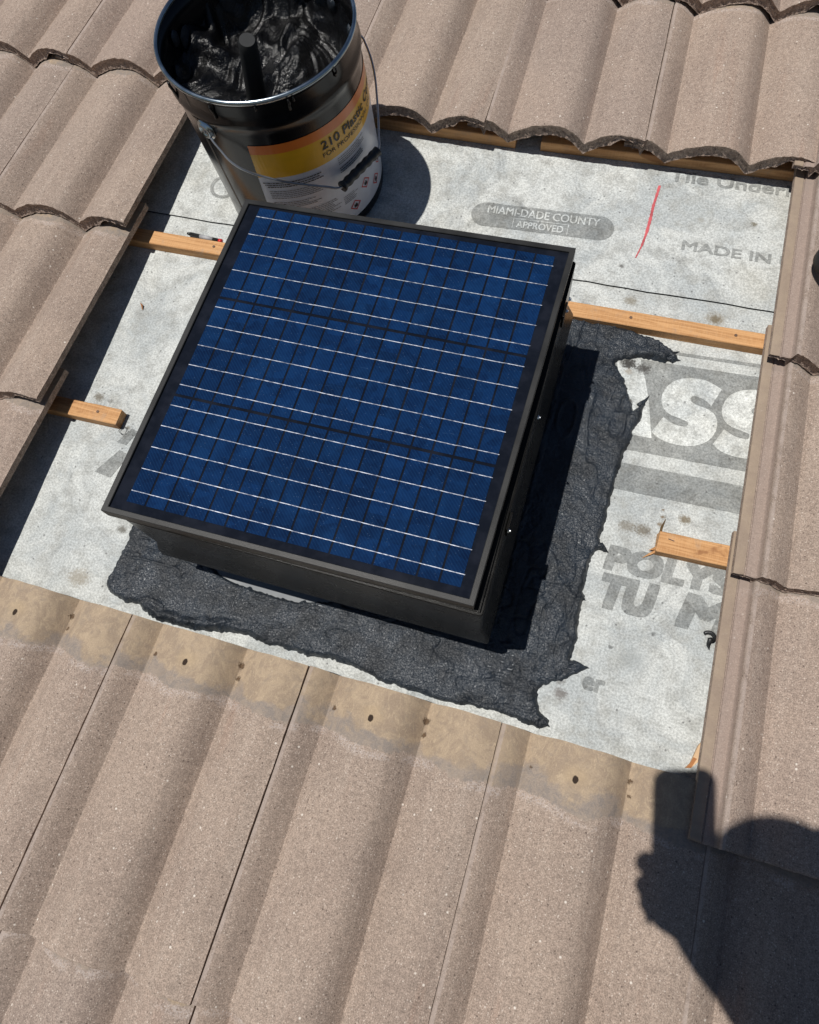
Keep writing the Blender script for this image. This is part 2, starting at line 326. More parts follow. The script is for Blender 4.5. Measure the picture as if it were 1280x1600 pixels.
# lower sheet
def line_y(p, q): return lambda x: p[1]+(q[1]-p[1])*(x-p[0])/(q[0]-p[0])
def band(p0, p1, w0, w1, x0, x1, z=ZL):
    a, b = line_y(p0, p1), line_y(w0, w1)
    flat('printed_band', [(x0, b(x0)), (x1, b(x1)), (x1, a(x1)), (x0, a(x0))], z, PRINT, LOW)
band((.4245, 1.0950), (.5559, 1.1030), (.4245, 1.0895), (.5559, 1.0970), .25, .62)
band((.4047, 1.0700), (.5581, 1.0790), (.3742, .9013), (.5602, .9090), .30, .62)
band((.3718, .8774), (.5596, .8834), (.3710, .8309), (.5598, .8368), .30, .62)
SSP = [(0.5024,1.0421),(0.4946,1.0463),(0.4864,1.0494),(0.4779,1.0521),(0.4691,1.0534),(0.459,1.053),(0.4492,1.051),(0.4396,1.0476),(0.4317,1.0433),(0.4245,1.0375),(0.4189,1.03),(0.4147,1.0208),(0.4127,1.0111),(0.4129,1.0017),(0.4152,0.9938),(0.4187,0.9873),(0.4243,0.9817),(0.4331,0.9775),(0.4479,0.9746),(0.4583,0.9725),(0.4606,0.9701),(0.4612,0.9667),(0.4598,0.9637),(0.4558,0.9617),(0.4473,0.9619),(0.4391,0.9631),(0.4308,0.9664),(0.4213,0.9713),(0.4083,0.9407),(0.4148,0.9361),(0.4227,0.9319),(0.4347,0.9287),(0.4476,0.9277),(0.4588,0.9283),(0.4696,0.9304),(0.4802,0.9343),(0.4891,0.9398),(0.4964,0.9468),(0.5019,0.9559),(0.5052,0.9665),(0.5056,0.9764),(0.5044,0.9843),(0.501,0.9917),(0.4968,0.9966),(0.4896,1.0011),(0.4801,1.0034),(0.4684,1.0052),(0.4617,1.0079),(0.4583,1.0111),(0.4573,1.0149),(0.4586,1.0179),(0.4617,1.0197),(0.4674,1.0201),(0.4763,1.0182),(0.484,1.0147),(0.4913,1.0082)]; SSH = (0.0956,0.0014); AAP = [(0.3297,1.0592),(0.3668,1.068),(0.3808,1.0331),(0.3938,0.9953),(0.4103,0.9297),(0.356,0.9276)]
def letter(pts, z=ZL+.0007):
    o = flat('printed_letter', pts, z, PRINTW, LOW); return o
letter(SSP[::-1]); letter([(x+SSH[0], y+SSH[1]) for x, y in SSP][::-1]); letter(AAP[::-1])
roof_text('printed_text', 'POLYS', (.3834, .7015), (.5660, .7065), .0350, ZL, PRINT, LOW, .075, .12, 1.05)
roof_text('printed_text', 'TU', (.3875, .6425), (.4630, .6440), .0480, ZL, PRINT, LOW, .07, .18, 1.0)
roof_text('printed_text', 'M', (.5020, .6440), (.575, .6450), .0480, ZL, PRINT, LOW, .07, .18)
roof_text('printed_text', 'er', (.3880, .5160), (.4170, .5160), .026, ZL, PRINT, LOW, .04)
flat('printed_mark', [(-.4560, .7060), (-.4380, .7040), (-.4270, .7330), (-.4400, .7360)], ZL, PRINT, LOW)
flat('printed_mark', [(-.4720, .6450), (-.4400, .6420), (-.4250, .6890), (-.4450, .6930)], ZL, PRINT, LOW)
# red grease pencil stroke
RED = m_simple('red_crayon', (.50, .10, .11), .7, 0, .3, .5, 700, var=.3)
rp = [(.3326, 1.4247), (.3312, 1.400), (.3298, 1.3774), (.3300, 1.350), (.3291, 1.3202), (.3262, 1.290), (.3205, 1.262)]
mm = MB(); L_ = []; R_ = []; rnd = random.Random(5)
for i in range(61):
    t = i/60*(len(rp)-1); k = min(int(t), len(rp)-2); f = t-k
    x = rp[k][0]*(1-f)+rp[k+1][0]*f; y = rp[k][1]*(1-f)+rp[k+1][1]*f; wd = .0026*(1-.5*abs(i/60-.45))+rnd.uniform(-.0005, .0005)
    if i > 50: wd *= .6
    L_.append((x-wd, y, ZH+.0002)); R_.append((x+wd, y, ZH+.0002))
mm.rings([L_, R_], False); mm.part('red_crayon_mark', RED, HIGH)

# ---------------------------------------------------------------- roof tiles
T0, B0, SL = .024, .001, .075
KZS = .93
KX = [.004, .018, .033, .045, .051, .066, .085, .108, .130, .150, .166, .178, .1845, .192, .206, .224, .244, .262, .276, .285]
KZ = [.0275, .0220, .0110, .0004, .0056, .0140, .0245, .0320, .0345, .0315, .0205, .0075, .0004, .0060, .0175, .0275, .0335, .0335, .0300, .0270]
KZ = [z*KZS+.0015 for z in KZ]
def prof(x):
    if x < -.0318: return .0112
    if x < -.0165: return .0125+.0008*math.sin((x+.035)*170)
    if x < -.0145: return .0108
    if x < .000: return .0128
    if x < .004: return .0128+(x/.004)*(KZ[0]-.0128)
    if x > KX[-1]: return KZ[-1]
    for i in range(len(KX)-1):
        if x <= KX[i+1]:
            f = (x-KX[i])/(KX[i+1]-KX[i])
            CU = (.045, .1845)
            m0 = (KZ[i+1]-KZ[max(i-1, 0)])/(KX[i+1]-KX[max(i-1, 0)])*(KX[i+1]-KX[i]); m1 = (KZ[min(i+2, len(KX)-1)]-KZ[i])/(KX[min(i+2, len(KX)-1)]-KX[i])*(KX[i+1]-KX[i])
            if KX[i] in CU: m0 = KZ[i+1]-KZ[i]
            if KX[i+1] in CU: m1 = KZ[i+1]-KZ[i]
            f2, f3 = f*f, f*f*f
            return (2*f3-3*f2+1)*KZ[i]+(f3-2*f2+f)*m0+(-2*f3+3*f2)*KZ[i+1]+(f3-f2)*m1
def thick(x): return .009 if x < -.001 else (.024 if x < .230 else max(.0125, .024-(x-.230)*.9))
XS = [-.032, -.0315, -.029, -.024, -.0185, -.0172, -.0162, -.0152, -.0142, -.012, -.006, -.001, .0005, .002, .0036, .0046]+sorted(list(np.linspace(.007, .2868, 93))+[.0445, .0455, .1840, .1850])
def nz(x, y, z=0.): return mn.noise(Vector((x, y, z)))
def make_tile(seed):
    so_ = seed*17.3; ys = [0, .0012, .003, .006, .010, .016, .024]+list(np.linspace(.036, LN-.012, 44))+[LN-.006, LN-.002, LN]
    V = []; F = []; MI = []; nx, ny = len(XS), len(ys)
    def sl(y): return B0+(LN-y)*SL
    def yj(x): return .0010*nz(x*55, so_)+.0010*nz(x*170, so_+3)+.0008*nz(x*420, so_+6)
    def zj(x, y): return (.0011*nz(x*160, y*160, so_)+.0018*nz(x*60, y*90, so_+5))*max(0, 1-y/.014)-(.0016*max(0, 1-y/.0035)**2)
    hj = lambda x: .0012*nz(x*30, so_+9)
    edge = lambda x: .0009 if x > .2830 else 0
    for j, y in enumerate(ys):
        for x in XS:
            f = 1-y/ys[-1]; yy = y+yj(x)*max(0, 1-y/.05)+hj(x)*max(0, 1-(LN-y)/.03)
            xe = x+((.0009*nz(y*22, so_+2)+.0005*nz(y*110, so_+4)) if x > .284 else 0)
            V.append((xe, yy, sl(y)+T0+prof(x)+zj(x, y)))
    bt = len(V)
    for j, y in enumerate(ys):
        for x in XS:
            yy = y+(yj(x)+.0015*nz(x*90, so_+20))*max(0, 1-y/.05)+hj(x)*max(0, 1-(LN-y)/.03)
            V.append((x, yy, sl(y)+T0+prof(x)-thick(x)+(.0012*nz(x*120, so_+22) if y < .01 else 0)))
    for j in range(ny-1):
        for i in range(nx-1):
            a = j*nx+i; F.append((a, a+1, a+nx+1, a+nx)); MI.append(0)
            F.append((bt+a, bt+a+nx, bt+a+nx+1, bt+a+1)); MI.append(1)
    for j in range(ny-1):
        a = j*nx; F.append((a, a+nx, bt+a+nx, bt+a)); MI.append(1)
        a = j*nx+nx-1; F.append((a+nx, a, bt+a, bt+a+nx)); MI.append(1)
    for i in range(nx-1):
        a = (ny-1)*nx+i; F.append((a, a+1, bt+a+1, bt+a)); MI.append(1)
    # ragged butt face
    K = 6; rows = [[i for i in range(nx)]]
    for k in range(1, K):
        r = []
        for i, x in enumerate(XS):
            A = V[i]; Bq = V[bt+i]; f = k/K; d = .0014*math.sin(math.pi*f)+.0030*abs(nz(x*150, f*4, so_+30))+.0030*nz(x*380, f*9, so_+40)*min(1, f*4)
            r.append(len(V)); V.append((A[0], A[1]*(1-f)+Bq[1]*f+d, A[2]*(1-f)+Bq[2]*f))
        rows.append(r)
    rows.append([bt+i for i in range(nx)])
    for k in range(K):
        for i in range(nx-1): F.append((rows[k][i], rows[k+1][i], rows[k+1][i+1], rows[k][i+1])); MI.append(1)
    me = mesh('roof_tile', V, F, [TILE, EDGE], MI, True); me.set_sharp_from_angle(angle=math.radians(42)); return me
TM = [make_tile(s) for s in range(5)]
LAB = {
 (0,-3): 'tile at left frame edge, first of the bare-headed row below the gap',
 (0,-2): 'tile with bare tan head, second from left below the gap',
 (0,-1): 'tile with bare tan head below the left half of the tar',
 (0,0): 'tile with bare tan head and rust streak below the tar middle',
 (0,1): 'tile with bare tan head below the tar tail, touched by phone shadow',
 (0,2): 'tile in the lower right corner, lying almost wholly in the photographer shadow',
 (-1,-2): 'tile at the bottom left corner, a small wedge below the first butt line',
 (-1,-1): 'tile at the bottom edge, below the butt line, left of long seam',
 (-1,0): 'tile at the bottom edge, small corner just right of the long dark seam',
 (1,2): 'lowest tile with bare ribs right of the gap, beside the wood chip',
 (2,2): 'tile with bare ribs right of the gap, beside the large letters',
 (3,2): 'tile with bare ribs right of the gap, beside MADE IN print',
 (1,-3): 'left flank tile at the frame edge below the short batten stub',
 (2,-3): 'left flank tile above the short batten stub, below the long batten',
 (3,-3): 'left flank tile beside the black bucket, its lower edge broken and rough',
 (3,-4): 'left frame edge tile just left of the long seam, second column from the gap',
 (2,-4): 'tile cut by the left frame edge below the seam, second column from the gap',
 (4,-4): 'tile in the upper left corner of the photo, left of its short seam',
 (4,-3): 'tile at the top left, between the upper left seam and the bucket',
 (4,-2): 'upper course tile partly behind the bucket and its rim',
 (4,-1): 'upper course tile directly right of the bucket, left of the first seam',
 (4,0): 'upper course tile between the two long seams above the gap',
 (4,1): 'upper course tile right of the second seam, above the Tile print',
 (4,2): 'upper course tile cut by the right frame edge at the top right',
 (5,0): 'top edge tile, a sliver of broken butt left of the upper right corner',
 (5,1): 'top right corner tile, its thick wavy butt edge showing',
 (5,2): 'top row tile at the far right end of the wavy butt',
}
ordn = {-2: 'far below the gap', -1: 'course below the gap', 0: 'row under the gap', 1: 'lowest course beside the gap', 2: 'middle course beside the gap', 3: 'upper course beside the gap', 4: 'course directly above the gap', 5: 'second course above the gap', 6: 'third course above the gap'}
coln = {-6: 'six columns left of the vent middle', -5: 'third column left of the gap', -4: 'second column left of the gap', -3: 'column on the left of the gap', -2: 'first column of the gap', -1: 'second column of the gap', 0: 'third column of the gap', 1: 'fourth column of the gap', 2: 'column on the right of the gap', 3: 'second column right of the gap', 4: 'third column right of the gap'}
rt = random.Random(11); cnt = 0
DY = {(4, -2): .004, (4, -1): .005, (4, 0): .010, (4, 1): .0185, (4, 2): .015, (4, 3): .021, (5, 0): .006, (5, 1): .012, (5, 2): .018}
for r in range(-1, 6):
    for k in range(-5, 4):
        if r in (1, 2, 3) and -2 <= k <= 1: continue
        if (k in (-5, 3) and r in (-1, 5)) : continue
        o = link('roof_tile', TM[(cnt*3+r+20) % 5], (WT*k+rt.uniform(-.0006, .0006)+(.010 if k >= 2 and r in (1, 2, 3) else 0), EX*r+DY.get((r, k), 0)+rt.uniform(-.001, .001), rt.uniform(0, .0008)), rotz=math.radians(rt.uniform(-.12, .12))+(.022 if r >= 4 and k >= 0 else 0))
        if r == 4 and -2 <= k <= 1: o.location.z -= .012; o.rotation_euler.x = .028      # nothing under these noses, they sag a little
        cnt += 1
        lab = LAB.get((r, k)) or ('tile outside the photo, %s, %s' % (ordn[r], coln[k]))
        tag(o, ('taupe '+lab).replace(', second column left of the gap', ', second left column').replace('beside the gap, column on', 'beside the gap,').replace('column on the left of the gap', 'first left column'), 'roof tile', 'concrete roof tiles', 'thing')

# ---------------------------------------------------------------- battens
NAILM = m_simple('rusty_nail', (.16, .10, .07), .6, .5, .4, .4, 500, var=.3)
def batten(pts_front, wd, z1, label, seed, endl=None, endr=None, nails=()):
    (x0, y0), (x1, y1) = pts_front; n = 50; R = []
    for i in range(n+1):
        f = i/n; x = x0+(x1-x0)*f; y = y0+(y1-y0)*f; j = .0004*nz(x*20, seed); c = .0012
        w2 = wd+.0006*nz(x*25, seed+2)
        sec = [(0, .0004), (0, z1-c), (c, z1), (w2-c, z1), (w2, z1-c), (w2, .0004)]
        R.append([(x, y+a+j, b+(.0004*nz(x*30, seed+4) if b > .01 else 0)+ZB) for a, b in sec])
    if endl:
        R[0] = [(p[0]+endl*nz(i*3.1, seed+8), p[1], p[2]) for i, p in enumerate(R[0])]
    if endr:
        R[-1] = [(p[0]+endr*nz(i*3.1, seed+8), p[1], p[2]) for i, p in enumerate(R[-1])]
    m = MB(); m.rings(R, True, True, True); loc = ((x0+x1)/2, (y0+y1)/2, 0)
    o = m.solo('wood_batten', WOOD, loc)
    for nx_ in nails:
        f = (nx_-x0)/(x1-x0); ny_ = y0+(y1-y0)*f+wd*.55; q = MB(); q.tube([(nx_, ny_, z1+ZB-.0002), (nx_, ny_, z1+ZB+.0009)], .0026, 12); q.part('nail_head', NAILM, o)
    tag(o, label, 'wood batten', 'battens nailed across the roof', 'thing'); return o
ZB = 0
batten(((-1.2, 1.0745), (.95, 1.1310)), .0285, .0195, 'long orange pine batten running behind the solar panel to both sides of the gap', 1, nails=(-.425, .335, .505))
batten(((-1.2, .7085), (-.4600, .7295)), .0290, .0200, 'short sawn pine batten stub sticking out of the left tiles', 2, endr=.004, nails=(-.500,))
b3 = batten(((.4490, .7400), (.95, .7540)), .0330, .0200, 'splintered pine batten stub sticking out of the right tiles above the POLY print', 3, endl=.005)
ZB = .0046
batten(((-1.2, 1.4370), (.058, 1.4560)), .032, .024, 'shaded batten under the upper tile course, left length behind the bucket', 4)
batten(((.1050, 1.4600), (.95, 1.4970)), .032, .022, 'shaded batten under the upper tile course, right length above the printed pill badge', 5)
# splinters on the broken batten end
m = MB()
for a, b, r in (((.4560, .752, .010), (.4395, .7430, .006), .0030), ((.4520, .746, .006), (.4330, .7300, .002), .0024), ((.4530, .760, .014), (.4470, .7560, .012), .0016)):
    m.tube([a, tuple((Vector(a)*.5+Vector(b)*.5)), b], [r, r*.8, .0002], 5)
o = m.part('splinter', WOOD, b3)
m = MB(); m.tube([(.4520, .7580, .001), (.4525, .785, .0015), (.4560, .8000, .001)], [.0022, .0020, .0006], 5); m.part('bark_sliver', m_simple('brown_bark', (.11, .068, .03), .9, 0, .2, .8, 300, var=.3), b3)
m = MB(); m.tube([(.4620, .7630, .0202), (.4620, .7630, .0212), (.4710, .7615, .0212), (.4710, .7615, .0202)], .0006, 6); m.part('staple', SCREW, b3)
# loose wood chip by the right tile edge
PALE = m_simple('pale_split_wood', (.62, .42, .25), .75, 0, .3, .5, 200, var=.15)
ORW = m_simple('orange_wood_face', (.36, .15, .055), .7, 0, .3, .5, 200, var=.2)
cp = [(.5445, .4480), (.5500, .4560), (.5565, .4820), (.5640, .4950), (.5660, .4750), (.5600, .4610), (.5520, .4500)]
V = [(x, y, .0065) for x, y in cp]+[(x, y, .0015) for x, y in cp]; n = len(cp)
Ff = [tuple(range(n))[::-1], tuple(range(n, 2*n))]+[(i, (i+1) % n, n+(i+1) % n, n+i) for i in range(n)]
cu = solo('wood_chip', V, Ff, PALE, (.555, .47, .0)); tag(cu, 'small pale wood chip lying against the lower right tile edge', 'wood chip')
part('chip_face', [(.5447, .4481, .0069), (.5520, .4502, .0069), (.5575, .4640, .0069), (.5525, .4650, .0069), (.5495, .4560, .0069)], [(0, 1, 2, 3, 4)], ORW, cu)
# black curl of cement
m = MB(); pts = []
for i in range(22):
    t = i/21*4.4; r = .0085-.0002*i; pts.append((.5465+r*math.cos(2.6-t), .6350+r*math.sin(2.6-t), .005+.0006*i))
m.tube(pts+[(.5455, .6240, .012), (.5485, .6180, .010)], [.0026]*20+[.0034, .0034, .0028, .0005], 8)
o = m.solo('plastic_curl', PLAS, (.5465, .635, 0), True); tag(o, 'small curled black scrap lying beside the right tiles below the M letter', 'scrap')
# wire loop by the left stub
m = MB(); m.tube([(-.4600, .7250, .003), (-.4560, .7330, .004), (-.4500, .7345, .004), (-.4455, .7290, .004), (-.4460, .7225, .003), (-.4520, .7200, .003), (-.4570, .7235, .004)], .0005, 6)
o = m.solo('wire_loop', SHADE_WIRE, (-.452, .727, 0), True); tag(o, 'thin dark wire loop lying at the sawn end of the left batten stub', 'wire')
# marker pen behind the long batten
m = MB(); A = Vector((-.4960, 1.1350, .009)); Bp = Vector((-.4250, 1.1320, .009))
PENW = m_simple('pen_white', (.33, .33, .34), .6, gs=200, var=.3); PENR = m_simple('pen_red', (.55, .02, .02), .4)
pen = thing('marker_pen', tuple(A), 'dark grey marker pen with white band and red end behind the long batten', 'marker pen')
def seg(a, b): return [A.lerp(Bp, a), A.lerp(Bp, b)]
m.tube(seg(.14, .98), .0038, 14); m.tube(seg(.04, .14), [.002, .0036], 12); m.part('barrel', PLAS, pen, True)
m = MB(); m.tube(seg(.42, .80), .0040, 14); m.part('white_band', PENW, pen, True)
m = MB(); m.tube(seg(.975, 1.06), .0042, 14); m.part('end_cap', PENR, pen, True)
# dark cap at the right frame edge, on the tile
m = MB(); n = 28; cx, cy, cz = (0.6178,1.2488,0.09)
prof_c = [(.0, .028), (.018, .0275), (.028, .024), (.033, .016), (.034, .0), (.030, -.004)]
m.rings([[(cx+r*math.cos(2*math.pi*i/n), cy+r*math.sin(2*math.pi*i/n), cz+h) for i in range(n)] for r, h in prof_c if r > 0], True, True, True)
o = m.solo('rubber_cap', RUBBER, (cx, cy, cz-.004), True); tag(o, 'round black rubber cap on the tile, cut off by the right frame edge', 'cap')
# tiny reddish scrap on the underlayment, left
m = MB(); m.tube([(-.5260, .9750, .003), (-.5200, .9700, .004), (-.5165, .9620, .002)], [.0004, .0018, .0004], 5); o = m.solo('wood_sliver', ORW, (-.52, .97, 0)); tag(o, 'tiny reddish wood sliver at the edge of the left tile shadow', 'sliver')
rl = random.Random(3)
CRUMB = m_simple('concrete_crumb', (.27, .21, .17), .9, 0, .2, 1., 300)

# ---------------------------------------------------------------- spread roof cement around the vent
TARO = np.array([(0.2466,1.1203),(0.2744,1.1189),(0.3009,1.1225),(0.3553,1.1146),(0.3894,1.1086),(0.4161,1.0948),(0.429,1.0805),(0.4167,1.0738),(0.4098,1.0771),(0.4051,1.0686),(0.3875,1.0731),(0.3557,1.068),(0.329,1.0529),(0.3344,1.0417),(0.3472,1.0251),(0.3613,0.9957),(0.3722,0.972),(0.3842,0.9845),(0.3925,1.0009),(0.3885,0.9784),(0.3878,0.9604),(0.3831,0.9417),(0.3791,0.9255),(0.3732,0.8929),(0.3692,0.8521),(0.3691,0.8176),(0.3675,0.7865),(0.3663,0.7442),(0.382,0.7251),(0.3684,0.7246),(0.3608,0.7141),(0.3583,0.6843),(0.3588,0.6546),(0.3642,0.6429),(0.3592,0.6395),(0.3601,0.6216),(0.3628,0.6004),(0.3641,0.586),(0.3631,0.5516),(0.3769,0.5488),(0.3906,0.5459),(0.3752,0.5349),(0.3573,0.5184),(0.3455,0.5122),(0.3288,0.4989),(0.3262,0.4897),(0.3364,0.4665),(0.3516,0.457),(0.3534,0.4493),(0.3432,0.4454),(0.3258,0.444),(0.3034,0.4477),(0.2761,0.451),(0.2502,0.4482),(0.2146,0.4446),(0.1832,0.4423),(0.1551,0.4447),(0.1227,0.447),(0.0993,0.4452),(0.0833,0.4514),(0.0541,0.4539),(0.0446,0.4552),(0.0168,0.4553),(-0.0061,0.4528),(-0.0346,0.4508),(-0.0595,0.4529),(-0.0884,0.4509),(-0.1186,0.4547),(-0.1549,0.4508),(-0.2018,0.4399),(-0.2399,0.4387),(-0.2662,0.4377),(-0.2861,0.4448),(-0.3031,0.4529),(-0.324,0.4514),(-0.35,0.4582),(-0.3627,0.4634),(-0.3698,0.4767),(-0.3678,0.4981),(-0.3638,0.5258),(-0.3645,0.5515),(-0.3666,0.5668),(-0.3666,0.62),(-0.3566,0.8),(-0.3716,0.95),(-0.335,1.09),(-0.2,1.098),(0,1.108),(0.15,1.112)]); TARI = np.array([(-0.27,0.6),(-0.262,0.565),(-0.23,0.556),(-0.205,0.542),(-0.185,0.531),(-0.1572,0.5285),(-0.1172,0.5266),(-0.0876,0.5252),(-0.067,0.5246),(-0.0291,0.5349999999999999),(-0.012,0.54),(0.01,0.552),(0.2,0.556),(0.236,0.57),(0.238,1.03),(0,1.045),(-0.27,1.03)])
def sdist(P, poly):
    """signed distance, positive inside"""
    n = len(poly); d = np.full(len(P), 9.); ins = np.zeros(len(P), bool)
    for i in range(n):
        a = poly[i]; b = poly[(i+1) % n]; e = b-a; w_ = P-a
        t = np.clip((w_@e)/(e@e+1e-12), 0, 1); q = w_-t[:, None]*e; d = np.minimum(d, np.hypot(q[:, 0], q[:, 1]))
        c = ((a[1] > P[:, 1]) != (b[1] > P[:, 1])) & (P[:, 0] < (b[0]-a[0])*(P[:, 1]-a[1])/(b[1]-a[1]+1e-12)+a[0]); ins ^= c
    return np.where(ins, d, -d)
def vnoise(x, y, s, seed):
    """value noise on arrays"""
    rg = np.random.default_rng(seed); G = rg.random((256, 256))
    X = x*s+1000.3; Y = y*s+1000.7; xi = np.floor(X).astype(int); yi = np.floor(Y).astype(int); fx = X-xi; fy = Y-yi
    fx = fx*fx*(3-2*fx); fy = fy*fy*(3-2*fy); g = lambda a, b: G[a % 256, b % 256]
    return (g(xi, yi)*(1-fx)+g(xi+1, yi)*fx)*(1-fy)+(g(xi, yi+1)*(1-fx)+g(xi+1, yi+1)*fx)*fy*1.0
def build_tar():
    st = .0019; xs = np.arange(-.385, .47, st); ys = np.arange(.435, 1.135, st); X, Y = np.meshgrid(xs, ys); P = np.stack([X.ravel(), Y.ravel()], 1)
    x, y = P[:, 0], P[:, 1]
    wx = (vnoise(x, y, 90, 1)-.5)*.004+(vnoise(x, y, 260, 2)-.5)*.003; wy = (vnoise(x, y, 90, 3)-.5)*.004+(vnoise(x, y, 260, 4)-.5)*.003
    Q = P+np.stack([wx, wy], 1); so_ = sdist(Q, TARO); si = -sdist(Q, TARI); sd = np.minimum(so_, si)
    th = .0095+(vnoise(x, y, 14, 5)-.5)*.007
    th = np.where(si < .012, th*1.15, th)
    z = th*(1-np.exp(-np.clip(sd, -.01, 1)/.0034))
    z = np.where(sd < 0, sd*1.6, z)
    amp = np.clip(sd/.006, 0, 1)
    z += amp*((vnoise(x, y, 20, 46)-.5)*.0036+(vnoise(x, y, 55, 6)-.5)*.0012+(vnoise(x, y, 130, 7)-.5)*.0008+(vnoise(x, y, 300, 8)-.5)*.0009+(vnoise(x, y, 480, 18)-.5)*.0007)
    # trowel strokes: along x on the bottom arm, along y on the right arm
    right = np.clip((x-.22)/.03, 0, 1)*np.clip((y-.50)/.05, 0, 1)
    u = x*(1-right)+y*right; v = y*(1-right)+x*right
    w1 = vnoise(u*.35+(vnoise(u, v, 12, 31)-.5)*.010, v+(vnoise(u, v, 16, 32)-.5)*.022, 70, 9); ridge = 1-np.abs(2*w1-1); z += amp*(ridge**16)*-.0050*np.clip((vnoise(x, y, 9, 33)-.35)*4, 0, 1)
    w2 = vnoise(u*.5, v+(vnoise(u, v, 20, 34)-.5)*.012, 38, 10); r2 = 1-np.abs(2*w2-1); z += amp*(r2**9)*.0040*np.clip((vnoise(x, y, 11, 35)-.4)*4, 0, 1)
    cr = vnoise(x+(vnoise(x, y, 40, 36)-.5)*.02, y+(vnoise(x, y, 40, 37)-.5)*.02, 30, 11); c2 = (1-np.abs(2*cr-1))**26; z -= amp*c2*.0042*np.clip((vnoise(x, y, 8, 38)-.5)*5, 0, 1)
    # folded roll along the lower left edge
    t = np.clip(1-np.abs(sd-.010)/.009, 0, 1)*np.exp(-((x+.20)/.09)**2)*(y < .50); z += t*.006*(.5+vnoise(x, y, 80, 12))
    # raised bead along top of the arm
    z += np.clip(1-np.abs(sd-.006)/.006, 0, 1)*.0022*(vnoise(x, y, 35, 13))
    z += .0008
    keep = (sd > -.0030).reshape(X.shape); Z = z.reshape(X.shape)
    idx = -np.ones(X.shape, int); ok = keep[:-1, :-1] & keep[1:, :-1] & keep[:-1, 1:] & keep[1:, 1:]
    use = np.zeros(X.shape, bool); use[:-1, :-1] |= ok; use[1:, :-1] |= ok; use[:-1, 1:] |= ok; use[1:, 1:] |= ok
    idx[use] = np.arange(use.sum()); V = np.stack([X[use], Y[use], Z[use]], 1)
    j, i = np.nonzero(ok); F = np.stack([idx[j, i], idx[j, i+1], idx[j+1, i+1], idx[j+1, i]], 1)
    return V, F
V, F = build_tar()
# pulled-up spikes and strings at the ragged edge
mb = MB()
for a, b, r in [((0.3796,0.9804,0.004),(0.3932,1.004,0.002),0.0045),((0.3681,0.7348,0.004),(0.3832,0.7246,0.002),0.0045),((0.3717,0.5462,0.004),(0.3916,0.5464,0.002),0.005),((0.3577,0.6459,0.004),(0.3652,0.6434,0.002),0.0022),((0.4075,1.0772,0.004),(0.4304,1.0802,0.002),0.0035),((0.3446,0.4549,0.004),(0.3552,0.4498,0.002),0.0035),((0.3335,0.4508,0.004),(0.3419,0.4432,0.002),0.003),((0.3678,0.5337,0.004),(0.3809,0.5395,0.002),0.003),((0.4098,1.0877,0.004),(0.4255,1.0964,0.002),0.003)]:
    a = Vector(a); b = Vector(b); mid = a.lerp(b, .55)+Vector((.0008, -.0008, .001)); mb.tube([a, a.lerp(mid, .5), mid, b], [r, r*.85, r*.5, .0003], 7)
n0 = len(V); V = list(map(tuple, V))+mb.V; F = list(map(tuple, F))+[tuple(i+n0 for i in f) for f in mb.F]
tar = solo('roof_cement', V, F, TAR, (.05, .75, 0), True); tag(tar, 'thick black roof cement trowelled over the flashing around the solar vent', 'roof cement')

# ---------------------------------------------------------------- solar attic vent
vent = thing('solar_vent', (-.006, .79, .004), 'square black roof vent with a blue gridded solar panel on top', 'solar vent')
m = MB(); m.box(-.300, .285, .505, 1.085, .0016, .0052); bevel(m.part('flashing', GALV, vent), .0008)
m = MB(); n = 64
m.rings([[(-.006+r*math.cos(2*math.pi*i/n), .795+r*math.sin(2*math.pi*i/n), z) for i in range(n)] for r, z in ((.205, .005), (.200, .008), (.190, .02), (.188, .125))], True, False, False)
m.part('throat', BLACKP, vent, True)
HX0, HX1, HY0, HY1 = -.2410, .2340, .5315, 1.0450
def rr(x0, x1, y0, y1, z, r=.004, n=4):
    P = []
    for cx, cy, a in ((x1-r, y1-r, 0), (x0+r, y1-r, 90), (x0+r, y0+r, 180), (x1-r, y0+r, 270)):
        for i in range(n+1):
            t = math.radians(a+90*i/n); P.append((cx+r*math.cos(t), cy+r*math.sin(t), z))
    return P
m = MB()
R = [rr(HX0+.010, HX1-.010, HY0+.010, HY1-.010, .2460), rr(HX0, HX1, HY0, HY1, .2460), rr(HX0, HX1, HY0, HY1, .1480), rr(HX0-.012, HX1+.0100, HY0-.0040, HY1+.010, .1120), rr(HX0-.0145, HX1+.0105, HY0-.0055, HY1+.012, .0900),
     rr(HX0-.012, HX1+.0085, HY0-.0035, HY1+.010, .0900), rr(HX0-.009, HX1+.007, HY0-.001, HY1+.007, .1120), rr(HX0+.003, HX1-.003, HY0+.003, HY1-.003, .1480), rr(HX0+.003, HX1-.003, HY0+.003, HY1-.003, .2300)]
m.rings(R, True, False, True); o = m.part('hood', BLACKP, vent); smooth_angle(o, 25); bevel(o, .0012, 2, 25)
m = MB(); m.box(HX0+.004, HX1-.004, HY0+.004, HY1-.004, .2350, .2500); m.part('hood_top', BLACKP, vent)
# seam line round the hood under the panel, brackets and screws on the right side
for y in (.655, .965):
    m = MB(); m.box(HX1+.0002, HX1+.0035, y-.012, y+.012, .222, .249); bevel(m.part('bracket', BLACKP, vent), .001)
for y, z in ((.6450, .240), (.9700, .2380), (.9880, .2400), (.8050, .2380)):
    m = MB(); m.tube([(HX1+.0030, y, z), (HX1+.0045, y, z)], .0030, 6); m.tube([(HX1+.0045, y, z), (HX1+.0065, y, z)], .0019, 10)
    m.part('screw', SCREW if y < .99 else BLACKP, vent)
